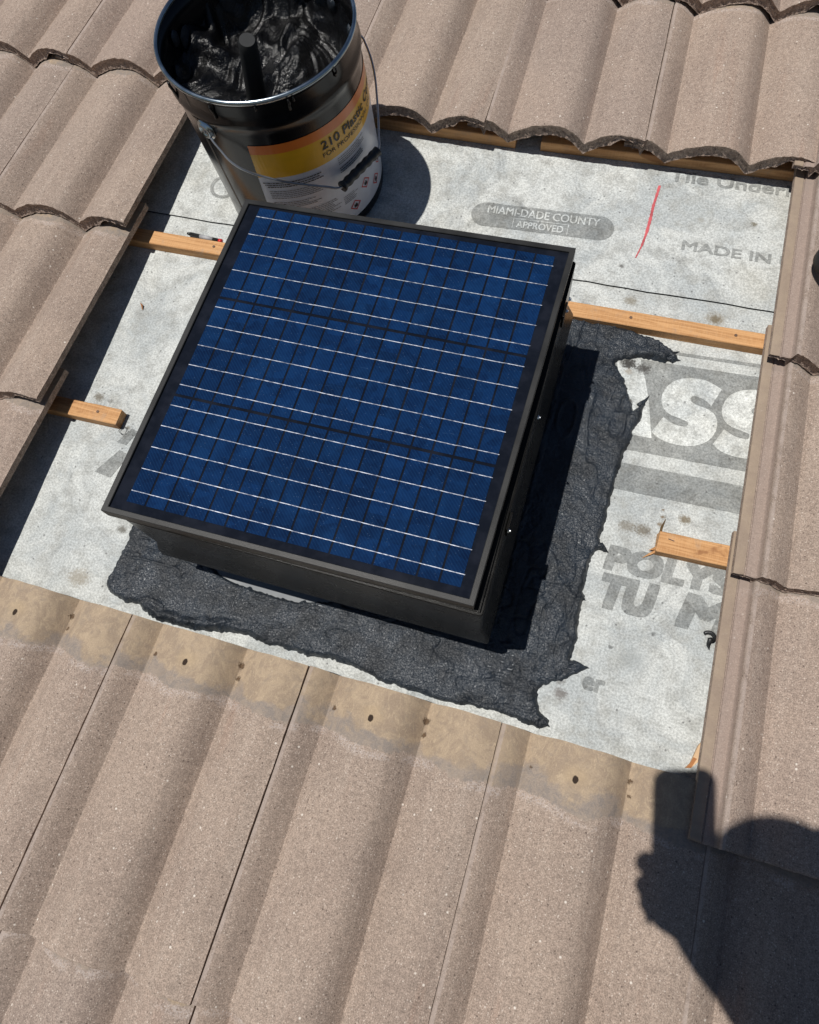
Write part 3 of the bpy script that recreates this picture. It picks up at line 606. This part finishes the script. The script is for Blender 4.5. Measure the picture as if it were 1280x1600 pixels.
# panel frame, face, cells, busbars: slightly rotated as mounted
pan_c = ((-.263+.2228+.230-.252)/4+0, .7845)
PC = [(-.2630, .5312), (.2226, .5362), (.2300, 1.0480), (-.2505, 1.0310)]   # corners BL BR TR TL
def pq(u, v, z): # bilinear on the panel
    a = [PC[0][i]*(1-u)*(1-v)+PC[1][i]*u*(1-v)+PC[2][i]*u*v+PC[3][i]*(1-u)*v for i in (0, 1)]; return (a[0], a[1], z)
def ring(e, z): # inset by e metres
    eu, ev = e/.483, e/.511; return [pq(eu, ev, z), pq(1-eu, ev, z), pq(1-eu, 1-ev, z), pq(eu, 1-ev, z)]
ZP = .2700
m = MB(); m.rings([ring(.018, .2485), ring(.0, .2485), ring(.0, ZP-.0004), ring(.0006, ZP), ring(.0068, ZP), ring(.0075, ZP-.0006), ring(.0075, ZP-.0050)], True, False, False)
o = m.part('panel_frame', FRAME, vent)
o.data.materials[0] = FRAME
FACE = m_simple('panel_backsheet', (.010, .012, .018), .12, 0, .5, 0, var=.2)
a = N('panel_face'); c = a.mix(a.ss(a.noise(40, a.co, 4), .4, .7), (.006, .0075, .012), (.012, .014, .021))
FACE = a.set(col=c, rough=a.ss(a.noise(9, a.co, 4), .35, .65, .05, .12), spec=.35)
m = MB(); m.rings([ring(.0072, ZP-.0030)], True, False, True); face = m.part('panel_face', FACE, vent)
# cells
a = N('polycrystalline_cell'); P = a.co
at = a.n('ShaderNodeVertexColor'); at.layer_name = 'cell'; rv = a.xyz(at.outputs['Color'])
v = a.vor(55, a.scale(P, (1, 1.4, 1))); v2 = a.vor(130, P); rc = a.xyz(v.outputs['Color'])[0]; rc2 = a.xyz(v2.outputs['Color'])[1]
c = a.mix(rc, (.0008, .0092, .040), (.0018, .0180, .070)); c = a.mix(a.math('MULTIPLY', rc2, .4), c, (.004, .025, .085))
c = a.mix(1., c, a.ss(rv[0], 0, 1, .78, 1.16), 'MULTIPLY')
c = a.mix(a.ss(a.noise(14, P, 4, .6, 1.), .48, .70, 0, .6), c, (.004, .028, .095)); c = a.mix(a.ss(a.noise(45, P, 4, .65, 1.5), .5, .68, 0, .5), c, (.0015, .013, .05))
wv = a.n('ShaderNodeTexWave', wave_type='BANDS', bands_direction='DIAGONAL'); a.i(wv.inputs['Vector'], P); wv.inputs['Scale'].default_value = 125; 
c = a.mix(a.math('MULTIPLY', a.ss(wv.outputs['Fac'], .6, .95), .10), c, (.02, .09, .22))
dust = a.vor(300, P); dr = a.xyz(dust.outputs['Color'])[2]; df = a.math('MULTIPLY', a.math('GREATER_THAN', dr, .93), a.ss(dust.outputs['Distance'], .22, .1))
c = a.mix(a.math('MULTIPLY', df, .35), c, (.10, .16, .26))
sc_ = a.ss(a.noise(1, a.scale(P, (30, 160, 1)), 4, .7, 2.), .66, .74, 0, .25); c = a.mix(sc_, c, (.06, .12, .22))
CELL = a.set(col=c, rough=.8, spec=.05, coat=.40, coatr=a.ss(a.noise(9, P, 4), .35, .65, .03, .07))
def inv(px, py):
    u, v = .5, .5
    for _ in range(20):
        q = pq(u, v, 0); du = (px-q[0])/.483; dv = (py-q[1])/.511; u += du; v += dv
    return u, v
CC = [inv(-.2376, .5515), inv(.2030, .5545), inv(.2068, 1.0300), inv(-.2265, 1.0215)]  # cell field corners
def cq(u, v, z):
    s = CC[0][0]*(1-u)*(1-v)+CC[1][0]*u*(1-v)+CC[2][0]*u*v+CC[3][0]*(1-u)*v; t = CC[0][1]*(1-u)*(1-v)+CC[1][1]*u*(1-v)+CC[2][1]*u*v+CC[3][1]*(1-u)*v
    return pq(s, t, z)
rc_ = random.Random(4); V = []; F = []; cols = []; g = .0027/.45; gy = .0042/.48
for blk in range(3):
    for i in range(16):
        u0, u1 = i/16+g/2, (i+1)/16-g/2; v0, v1 = blk/3+(gy/2 if blk else 0), (blk+1)/3-(gy/2 if blk < 2 else 0)
        NS = 5; tones = rc_.random()
        ed = [v0]+[v0+(v1-v0)*(s)/NS for s in range(1, NS)]+[v1]
        for s in range(NS):
            b = len(V); V += [cq(u0, ed[s], ZP-.0025), cq(u1, ed[s], ZP-.0025), cq(u1, ed[s+1], ZP-.0025), cq(u0, ed[s+1], ZP-.0025)]; F.append((b, b+1, b+2, b+3)); cols.append(tones if rc_.random() < .8 else rc_.random())
cells = part('solar_cells', V, F, CELL, face)
ca_ = cells.data.color_attributes.new('cell', 'FLOAT_COLOR', 'CORNER')
for pi, pl in enumerate(cells.data.polygons):
    for li in pl.loop_indices: ca_.data[li].color = (cols[pi], cols[pi], cols[pi], 1)
a = N('busbar_ribbon'); P = a.co; nn = a.noise(1, a.scale(P, (170, 500, 1)), 3, .7); nw = a.noise(500, P, 2)
BUS = a.set(col=a.mix(a.ss(nn, .35, .65), (.09, .11, .16), (.56, .60, .68)), rough=.5, metal=.2, nor=a.bump(nw, .5, .0004), coat=.6)
for blk in range(3):
    for s in range(5):
        m = MB(); vv = (blk+(s+.5)/5)/3
        for i in range(16):
            u0 = i/16+(.0 if i else .004); u1 = (i+1)/16; h = .00052/.48; j = rc_.uniform(-.0002, .0002)/.48
            m.add([cq(u0, vv-h+j, ZP-.0019), cq(u1, vv-h+j, ZP-.0019), cq(u1, vv+h+j, ZP-.0019), cq(u0, vv+h+j, ZP-.0019)], [(0, 1, 2, 3)])
        m.part('busbar', BUS, face)

# ---------------------------------------------------------------- pail of roof cement
ZRIM = .336
def pc(z): f = z/ZRIM; return (-.308+(-.3105+.308)*f, 1.300+(1.2831-1.300)*f), .145+(.150-.145)*f
Z0P = .0055
pail = thing('metal_pail', (-.308, 1.300, Z0P), 'open black metal pail full of roof cement with an orange and yellow label', 'pail')
def circ(z, dr, n=96, zz=None):
    (cx, cy), r = pc(z); return [(cx+(r+dr)*math.cos(2*math.pi*i/n), cy+(r+dr)*math.sin(2*math.pi*i/n), z+0) for i in range(n)]
m = MB()
zs = [(Z0P, -.004), (Z0P+.002, .0006), (.012, .0012), (.018, .0004), (.05, 0), (.12, 0), (.20, 0), (.272, 0), (.280, .0008), (.286, .0032), (.291, .0040), (.296, .0032), (.302, .0008), (.310, 0), (.326, 0), (.332, .0004), (.332, -.0015), (.30, -.0017), (.15, -.0017), (.10, -.0017)]
m.rings([circ(z, d) for z, d in zs], True, True, True); body = m.part('body', PAIL, pail, True)
m = MB(); n = 96; K = 10; (cx, cy), r = pc(ZRIM); RR = []
for k in range(K+1):
    t = 2*math.pi*k/K; RR.append([(cx+(r+.0005+.0034*math.cos(t))*math.cos(2*math.pi*i/n), cy+(r+.0005+.0034*math.cos(t))*math.sin(2*math.pi*i/n), ZRIM-.001+.0042*math.sin(t)) for i in range(n)])
m.rings(RR); m.part('rim', RIMM, pail, True)
# side weld seam
SEAMM = m_simple('weld_seam', (.05, .048, .045), .35, .3)
def onc(z, deg, dr): (cx, cy), r = pc(z); t = math.radians(deg); return (cx+(r+dr)*math.cos(t), cy+(r+dr)*math.sin(t), z)
m = MB(); m.rings([[onc(z, d, dr) for z in np.linspace(.012, .325, 30)] for d, dr in ((-116.9, .0001), (-116.2, .0009), (-115.2, .0009), (-114.5, .0001))], False); m.part('weld_seam', SEAMM, pail, True)
# label
def lab_mat(name, col, var=.06):
    a = N(name); P = a.co; n1 = a.noise(30, P, 4); w_ = a.noise(1, a.scale(P, (40, 40, 12)), 3, .5, 1.)
    c = a.mix(a.ss(n1, .3, .7), tuple(q*(1-var) for q in col), tuple(min(1, q*(1+var)) for q in col)); c = a.mix(a.ss(a.noise(160, P, 4, .7), .66, .78, 0, .35), c, (.08, .07, .06))
    return a.set(col=c, rough=.34, nor=a.bump(w_, .3, .003), coat=.12)
LO = lab_mat('label_orange', (.78, .20, .03)); LY = lab_mat('label_yellow', (.80, .42, .012)); LW = lab_mat('label_white', (.60, .62, .68)); INK = m_simple('label_ink', (.015, .014, .014), .5); REDI = m_simple('label_red', (.5, .03, .03), .5)
a0 = lambda z: -84.0-(.25-z)*26
bands = [(.253, .2345, 0), (.2345, .1835, 1), (.1835, .028, 2)]
V = []; F = []; MI = []
for zt, zb, mi_ in bands:
    nz_ = 10; na = 70; b = len(V)
    for j in range(nz_+1):
        z = zt+(zb-zt)*j/nz_
        for i in range(na+1):
            A0 = a0(z); A1 = 62; d = A0+(A1-A0)*i/na; w_ = .00035+.0007*max(0, mn.noise(Vector((d*.06, z*22, 1.3))))*(1 if d > -25 else .25)
            V.append(onc(z, d, w_+.0002))
    for j in range(nz_):
        for i in range(na): q = b+j*(na+1)+i; F.append((q, q+na+1, q+na+2, q+1)); MI.append(mi_)
label = part('label', V, F, [LO, LY, LW], pail, MI, True)
def label_text(s, z, d0, d1, h, off=0., shear=0., mat=INK, lift=.0014, dz=0.):
    V, F = text_mesh(s, 1, 0, shear); x0 = min(v[0] for v in V); x1 = max(v[0] for v in V)
    V = [onc(z+v[1]*h/.69+dz*(v[0]-x0)/(x1-x0), d0+(d1-d0)*(v[0]-x0)/(x1-x0), lift) for v in V]; return V, F
mb = MB(); [mb.add(*label_text('210 Plastic Cement', .2120+q[1], -41.0+q[0], 33+q[0], .0160, 0, lift=.0014+k*.00003)) for k, q in enumerate(((0, 0), (.2, 0), (-.2, 0), (0, .0004), (0, -.0004)))]; mb.add(*label_text('FOR PROFESSIONAL USE', .1965, -41.5, 14, .0085)); mb.part('label_text', INK, label)
# rows of fine print: broken dashes, unreadable in the photograph
mb = MB(); rf = random.Random(9)
def dashes(z, d0, d1, h, mn_=.6, mx=2.4, gap=.35):
    d = d0
    while d < d1-.5:
        e = min(d+rf.uniform(mn_, mx), d1); mb.add([onc(z-h/2, d, .0013), onc(z-h/2, e, .0013), onc(z+h/2, e, .0013), onc(z+h/2, d, .0013)], [(0, 1, 2, 3)]); d = e+gap
for i in range(3): dashes(.1715-.0048*i, -84+i, -44-rf.random()*4, .0021)
for i in range(5): dashes(.1515-.0042*i, -82, -50+rf.uniform(-5, 3), .0011)
for i in range(4): dashes(.1240-.0040*i, -82, -52+rf.uniform(-8, 3), .0011)
for i in range(7): dashes(.1000-.0040*i, -66, -40+rf.uniform(-5, 3), .0011)
o = mb.part('fine_print', INK, label); mb = MB()
for i in range(4): dashes(.1775-.0042*i, -33, -8+rf.uniform(-4, 2), .0011)
for i in range(3): dashes(.1560-.0048*i, -33, -10+rf.uniform(-4, 2), .0019)
for i in range(5): dashes(.0900-.0040*i, -36, -25+rf.uniform(-3, 2), .0010)
o = mb.part('fine_print', INK, label)
mb = MB()
def diamond(z, d, s, m_=0):
    for k in (1., ):
        P = [(d, z+s), (d+s*390, z), (d, z-s), (d-s*390, z)]; Q = [(d, z+s*.78), (d+s*390*.78, z), (d, z-s*.78), (d-s*390*.78, z)]
        for i in range(4):
            j = (i+1) % 4; mb.add([onc(P[i][1], P[i][0], .0014), onc(P[j][1], P[j][0], .0014), onc(Q[j][1], Q[j][0], .0014), onc(Q[i][1], Q[i][0], .0014)], [(0, 1, 2, 3)])
diamond(.055, -28, .0125); diamond(.080, -15, .0125); diamond(.055, -2, .0125); diamond(.080, 8, .0125)
mb.part('hazard_diamonds', REDI, label)
for z, d in ((.055, -28), (.080, -15), (.055, -2), (.080, 8)):
    mb = MB(); P = [onc(z-.005, d-1.3, .0014), onc(z-.005, d+1.3, .0014), onc(z-.001, d+1.8, .0014), onc(z+.005, d+.3, .0014), onc(z+.001, d-.2, .0014), onc(z+.003, d-1.4, .0014)]; mb.add(P, [tuple(range(6))]); mb.part('hazard_symbol', INK, label)
mb = MB(); rd = random.Random(8)
for d, z0, ln, wd_ in ((-52, .330, .020, .0022), (-49, .331, .010, .0016), (-96, .329, .026, .0020), (-20, .330, .014, .0018), (-128, .328, .040, .0024), (-70, .331, .008, .0014)):
    mb = MB(); mb.tube([onc(z0, d, .0045), onc(z0-.006, d+.2, .0050), onc(z0-ln*.7, d-.2, .0012), onc(z0-ln, d, .0014)], [wd_*.8, wd_, wd_*.9, wd_*1.2], 7); mb.part('tar_drip', FILL, pail, True)
# ears, bail, grip
BAIL = [(-0.3577,1.1418,0.2629),(-0.3485,1.1348,0.2541),(-0.3379,1.1298,0.2448),(-0.3254,1.124,0.2339),(-0.3104,1.123,0.2223),(-0.2927,1.1269,0.2101),(-0.2728,1.1342,0.1972),(-0.2478,1.1452,0.1815),(-0.2228,1.1591,0.1666),(-0.1975,1.1742,0.1518),(-0.1765,1.1894,0.1402),(-0.1589,1.2325,0.1388),(-0.1418,1.2758,0.1378),(-0.146,1.3011,0.1479),(-0.1537,1.3281,0.1611),(-0.1623,1.3542,0.1746),(-0.1716,1.3795,0.1885),(-0.183,1.4007,0.2029),(-0.1959,1.416,0.2168),(-0.2065,1.4223,0.2264),(-0.2565,1.43,0.266)]
for deg in (-109.6, 70.4):
    t = math.radians(deg); out = Vector((math.cos(t), math.sin(t), 0)); c0 = Vector(onc(.266, deg, 0))
    e = Vector((-out.y, out.x, 0)); up_ = Vector((0, 0, 1)); m = MB(); n = 24
    R = []
    for r, h in ((.0165, .0), (.0165, .0022), (.0125, .0035), (.0115, .0062), (.0085, .0075), (.0080, .0045), (.003, .0045)):
        R.append([c0+out*h+(e*math.cos(2*math.pi*i/n)+up_*math.sin(2*math.pi*i/n))*r for i in range(n)])
    m.rings(R, True, False, True); m.part('ear', RIMM, pail, True)
def catmull(P, k=6):
    P = [Vector(p) for p in P]; out = []
    for i in range(len(P)-1):
        a, b, c, d = P[max(i-1, 0)], P[i], P[i+1], P[min(i+2, len(P)-1)]
        for j in range(k):
            t = j/k; out.append(.5*((2*b)+(c-a)*t+(2*a-5*b+4*c-d)*t*t+(3*b-a-3*c+d)*t**3))
    return out+[P[-1]]
bp = [(onc(.266, -109.6, .006))]+list(BAIL)+[onc(.266, 70.4, .006)]
bp = bp[:2]+bp[2:-2:1]+bp[-2:]
m = MB(); m.tube(catmull(bp, 5), .0019, 8); bail = m.part('bail', WIRE, pail, True)
g0, g1 = Vector(BAIL[10]), Vector(BAIL[12]); m = MB(); K = 40; P = []; Rr = []
for i in range(K+1):
    f = i/K; P.append(g0.lerp(g1, f)); Rr.append((.0078 if .05 < f < .95 else .0088)+(.0007*math.cos(f*36)))
m.tube(P, Rr, 16); m.part('grip', PLAS, bail, True)
# cement inside
def pail_tar():
    n = 170; V = []; F = []; zl = .252; (cx, cy), r = pc(zl); R = .1483; idx = {}
    for j in range(n+1):
        for i in range(n+1):
            x = (i/n*2-1); y = (j/n*2-1)
            if x*x+y*y <= 1.0:
                idx[(i, j)] = len(V); X = x*R; Y = y*R; q = Vector((X*16, Y*16, 0)); rad = math.hypot(x, y)
                wx = X+.03*mn.noise(Vector((X*20, Y*20, 5))); wy = Y+.03*mn.noise(Vector((X*20, Y*20, 9)))
                z = zl+.024*mn.noise(q)+.014*mn.noise(Vector((wx*38, wy*22, 2)))+.0045*mn.noise(Vector((wx*70, wy*34, 6)))+.0018*abs(mn.noise(Vector((wx*190, wy*60, 3))))
                # combed swirl on the right
                a = math.atan2(Y-.02, X-.02); rr_ = math.hypot(X-.02, Y-.02)
                sw_ = max(0, min(1, (X-.0)/.05)); z += sw_*(.0016*math.sin(rr_*520+a*2))+sw_*.012*math.cos(rr_*42)
                # torn troughs on the left
                sl_ = max(0, min(1, (-X+.02)/.05)); z += sl_*(.016*abs(mn.noise(Vector((wx*34, wy*9, 2))))-.018*abs(mn.noise(Vector((wx*16, wy*8, 7)))))
                z += .05*max(0, rad-.84)/.16*(.5+.9*mn.noise(Vector((x*2.2, y*2.2, 4))))
                V.append((cx+X, cy+Y, z))
    for j in range(n):
        for i in range(n):
            k = [(i, j), (i+1, j), (i+1, j+1), (i, j+1)]
            if all(q in idx for q in k): F.append([idx[q] for q in k])
    # skirt to the wall
    return V, F
V, F = pail_tar()
fill = solo('pail_cement', V, F, FILL, (-.31, 1.289, .2), True); tag(fill, 'glossy black stirred roof cement filling the open pail', 'roof cement')
smears = MB(); rs_ = random.Random(21)
(cx, cy), r = pc(.29)
for i in range(70):
    d = rs_.uniform(0, 360); z = rs_.uniform(.22, .262)+(.05*rs_.random() if 60 < d < 200 else 0); s = rs_.uniform(.006, .016); t = math.radians(d)
    c = Vector(onc(z, d, -.0062)); e = Vector((-math.sin(t), math.cos(t), 0)); u_ = Vector((0, 0, 1)); o_ = Vector((math.cos(t), math.sin(t), 0))
    R = []
    for k, (q, h) in enumerate(((1, .001), (.85, -.002), (.5, -.0035), (.15, -.004))):
        R.append([c+o_*h+(e*math.cos(2*math.pi*j/12)*s*q*(1+.35*mn.noise(Vector((j*1.3, i, 0))))+u_*math.sin(2*math.pi*j/12)*s*1.5*q*(1+.35*mn.noise(Vector((j*1.3, i, 4))))) for j in range(12)])
    smears.rings(R, True, False, True)
smears.part('wall_smears', TAR, fill, True)
# tool handle standing in the cement
m = MB(); A = Vector((-0.3238,1.239,0.2)); Bt = Vector((-0.2859,1.2156,0.37)); K = 24; P = []; Rr = []
for i in range(K+1):
    f = i/K; P.append(A.lerp(Bt, f)); Rr.append(.0165-.0030*f if f < .96 else .0125-(f-.96)*.03)
m.tube(P, Rr, 20); h = m.solo('tool_handle', RUBBER, tuple(A), True); smooth_angle(h, 50); tag(h, 'tapered black rubber tool handle standing upright in the pail of cement', 'tool handle')

# ---------------------------------------------------------------- the photographer, just outside the frame, casting the shadow
SKIN = m_simple('skin', (.42, .25, .18), .55, 0, .4, .2, 400); SHIRT = m_simple('navy_shirt_cloth', (.05, .06, .09), .9, 0, .2, .5, 500); JEAN = m_simple('denim_cloth', (.08, .11, .17), .9, 0, .2, .5, 500); CAPM = m_simple('dark_cap_cloth', (.04, .04, .045), .9, 0, .2, .5, 500)
Rv = Vector(CR[0]); Uv = -Vector(CR[1]); Bk = -Vector(CR[2]); CAM = Vector(CO)
def cs(a, b, c): return CAM+Rv*a+Uv*b+Bk*c      # right, up, back from the lens
def skin(name, chains, mat, parent, sub=2):
    V = []; E = []; R = []
    for ch in chains:
        prev = None
        for it in ch:
            if isinstance(it, int): prev = it; continue
            p_, r_ = it; V.append(tuple(Vector(p_))); R.append(r_)
            if prev is not None: E.append((prev, len(V)-1))
            prev = len(V)-1
    b = Vector((0, 0, 0)); q = parent
    while q is not None: b += q.location; q = q.parent
    me = bpy.data.meshes.new(name); me.from_pydata([tuple(Vector(v)-b) for v in V], E, []); me.materials.append(mat)
    o = link(name, me, parent=parent)
    sk = o.modifiers.new('s', 'SKIN'); sk.use_smooth_shade = True
    o.data.skin_vertices or None
    bpy.context.view_layer.objects.active = o
    if not me.skin_vertices: 
        with bpy.context.temp_override(object=o, active_object=o): bpy.ops.mesh.customdata_skin_add()
    for i, r_ in enumerate(R): me.skin_vertices[0].data[i].radius = (r_, r_) if not isinstance(r_, tuple) else r_; me.skin_vertices[0].data[i].use_root = (i == 0)
    ss = o.modifiers.new('ss', 'SUBSURF'); ss.levels = sub; ss.render_levels = sub
    return o
person = thing('person', (.80, -.42, .06), 'person crouching just outside the lower right frame holding a phone, seen only as a shadow', 'person')
pel = Vector((.78, -.36, .42)); che = cs(.01, -.38, .27); nek = cs(-.03, -.19, .36); hed = cs(-.050, -.012, .35)
shl = cs(-.09, -.36, .33); shr = cs(.14, -.27, .32)
wl_ = cs(-.008, -.165, .03); wr_ = cs(.070, -.095, .045); ell = cs(.105, -.31, .14); elr = cs(.090, .012, .26)
chains = [[(pel, .12), (pel.lerp(che, .5), .115), (che, .13), (nek.lerp(che, .3), .09), (nek, .058), (nek.lerp(hed, .5), .06)],
          [2, (shl, .055), (shl.lerp(ell, .5), .046), (ell, .055), (ell.lerp(wl_, .5), .046), (wl_, .040), (cs(-.034, -.128, .030), .032)],
          [2, (shr, .055), (shr.lerp(elr, .5), .046), (elr, .055), (elr.lerp(wr_, .5), .048), (wr_, .040), (cs(.060, -.085, .032), .034)],
          [0, (Vector((.62, -.22, .42)), .09), (Vector((.44, -.12, .42)), .065), (Vector((.50, -.30, .20)), .050), (Vector((.52, -.38, .10)), .038), (Vector((.47, -.33, .085)), .030)],
          [0, (Vector((.86, -.26, .42)), .09), (Vector((.90, -.02, .42)), .065), (Vector((.92, -.22, .20)), .050), (Vector((.94, -.32, .10)), .038), (Vector((.90, -.24, .085)), .030)]]
body_p = skin('body', chains, SKIN, person)
m = MB(); K = 18; n = 24; R = []
hz = Bk.lerp(Vector((0, 0, 1)), .3).normalized(); fw = -Bk; upv = (Uv*.9+Vector((0, 0, .5))).normalized(); sd_ = Rv
for k in range(1, K):
    t = math.pi*k/K; rr_ = math.sin(t); hh = math.cos(t)
    R.append([hed+upv*hh*.125+(sd_*math.cos(2*math.pi*i/n)*.078+fw*math.sin(2*math.pi*i/n)*(.098 if math.sin(2*math.pi*i/n) < 0 else .092))*rr_*(1-.12*max(0, -hh)) for i in range(n)])
m.rings(R, True, True, True)
m.tube([hed+fw*.085+upv*.02, hed+fw*.115-upv*.02, hed+fw*.09-upv*.03], [.010, .014, .008], 8)
for s in (-1, 1): m.tube([hed+sd_*s*.076+upv*.02, hed+sd_*s*.088+upv*.0, hed+sd_*s*.076-upv*.03], [.012, .014, .007], 8)
m.part('head', SKIN, person, True)
m = MB(); R = []
for k in range(0, 9):
    t = math.pi/2*(1-k/9.); hh = math.cos(t); R.append([hed+upv*(.035+.098*math.cos(t))+(sd_*math.cos(2*math.pi*i/n)*.084+fw*math.sin(2*math.pi*i/n)*.104)*math.sin(t) for i in range(n)])
m.rings(R, True, True, True); m.part('cap', CAPM, person, True)
m = MB(); R = []
for k in range(1, 13):
    t = math.pi*k/14; hh = math.cos(t); R.append([hed+Bk*.015+upv*(hh*.140-.02)+(sd_*math.cos(2*math.pi*i/n)*.088+fw*math.sin(2*math.pi*i/n)*(.118 if math.sin(2*math.pi*i/n) < 0 else .080))*math.sin(t) for i in range(n)])
m.rings(R, True, True, True); m.part('hood', SHIRT, person, True)
for nm, k0, grow, mat, seq in (('shirt', 0, .010, SHIRT, [[(pel+Vector((0, 0, .06)), .128), (pel.lerp(che, .5), .125), (che, .170), (nek.lerp(che, .3), .125), (nek, .10)], [2, (shl, .066), (shl.lerp(ell, .6), .056)], [2, (shr, .066), (shr.lerp(elr, .6), .056)]]),
                               ('trousers', 0, .01, JEAN, [[(pel, .132)], [0, (Vector((.62, -.22, .42)), .10), (Vector((.44, -.12, .42)), .075), (Vector((.50, -.30, .20)), .060)], [0, (Vector((.86, -.26, .42)), .10), (Vector((.90, -.02, .42)), .075), (Vector((.92, -.22, .20)), .060)]])):
    skin(nm, seq, mat, person, 1)
# hands with separate fingers round the phone
def finger(pts, r=.0085): return [(p, r*(1-.12*i)) for i, p in enumerate(pts)]
hl = [[(cs(-.050, -.125, .030), .020), (cs(-.056, -.118, .030), .020), (cs(-.062, -.104, .030), .018)], [1, (cs(-.030, -.108, .030), .020), (cs(-.006, -.118, .032), .022)], [0, (cs(-.038, -.148, .030), .024), (cs(-.014, -.166, .030), .028)]]
for i, (b_, ln) in enumerate(((-.088, 1.06), (-.115, 1.06), (-.129, .62), (-.141, .5))):
    hl.append([1 if i < 2 else 0]+finger([cs(-.076, b_, .030), cs(-.087*ln**.3, b_+.002, .020), cs(-.078, b_+.004, .006), cs(-.062, b_+.004, .004)], .0118))
hl.append([0]+finger([cs(-.040, -.125, .034), cs(-.022, -.105, .030), cs(-.012, -.090, .026)], .010))
skin('hand', hl, SKIN, person, 2)
hr = [[(cs(.066, -.088, .030), .020), (cs(.054, -.080, .030), .018)]]
for i, b_ in enumerate((-.048, -.063, -.078, -.093)):
    hr.append([1]+finger([cs(.046, b_, .030), cs(.040, b_, .016), cs(.028, b_, .006)]))
hr.append([0]+finger([cs(.050, -.075, .038), cs(.030, -.060, .034), cs(.012, -.058, .028)], .010))
skin('hand', hr, SKIN, person, 2)
phone = thing('phone', tuple(cs(-.026, -.06, .012)), 'phone held up by the photographer, outside the frame, casting the rounded shadow', 'phone')
def rrc(e, c):
    P = []; x0, x1, y0, y1 = -.069+e, .0125-e, -.120+e, .0320-e; r = .019
    for cx, cy, a_ in ((x1-r, y1-r, 0), (x0+r, y1-r, 90), (x0+r, y0+r, 180), (x1-r, y0+r, 270)):
        for i in range(7):
            t = math.radians(a_+15*i); P.append(cs(cx+r*math.cos(t), cy+r*math.sin(t), c))
    return P
m = MB(); m.rings([rrc(.001, .008), rrc(0, .009), rrc(0, .0155), rrc(.001, .0165)], True, True, True); m.part('phone_body', PLAS, phone)
SCR = m_simple('dark_screen_glass', (.01, .01, .012), .08); m = MB(); m.rings([rrc(.003, .01665)], True, False, True); m.part('screen', SCR, phone)
LENS = m_simple('lens_ring', (.02, .02, .02), .2)
for a_, b_ in ((-.001, -.026), (-.023, -.013)):
    m = MB(); m.tube([cs(a_, b_, .0079), cs(a_, b_, .0055)], .0075, 20); m.part('lens', LENS, phone)

# ---------------------------------------------------------------- lay everything on the pitched roof
for o in list(S.objects):
    if o.parent is None and o.type in ('MESH', 'EMPTY'): o.matrix_world = T @ Matrix.LocRotScale(o.location, o.rotation_euler, o.scale)
S.render.engine = 'CYCLES'
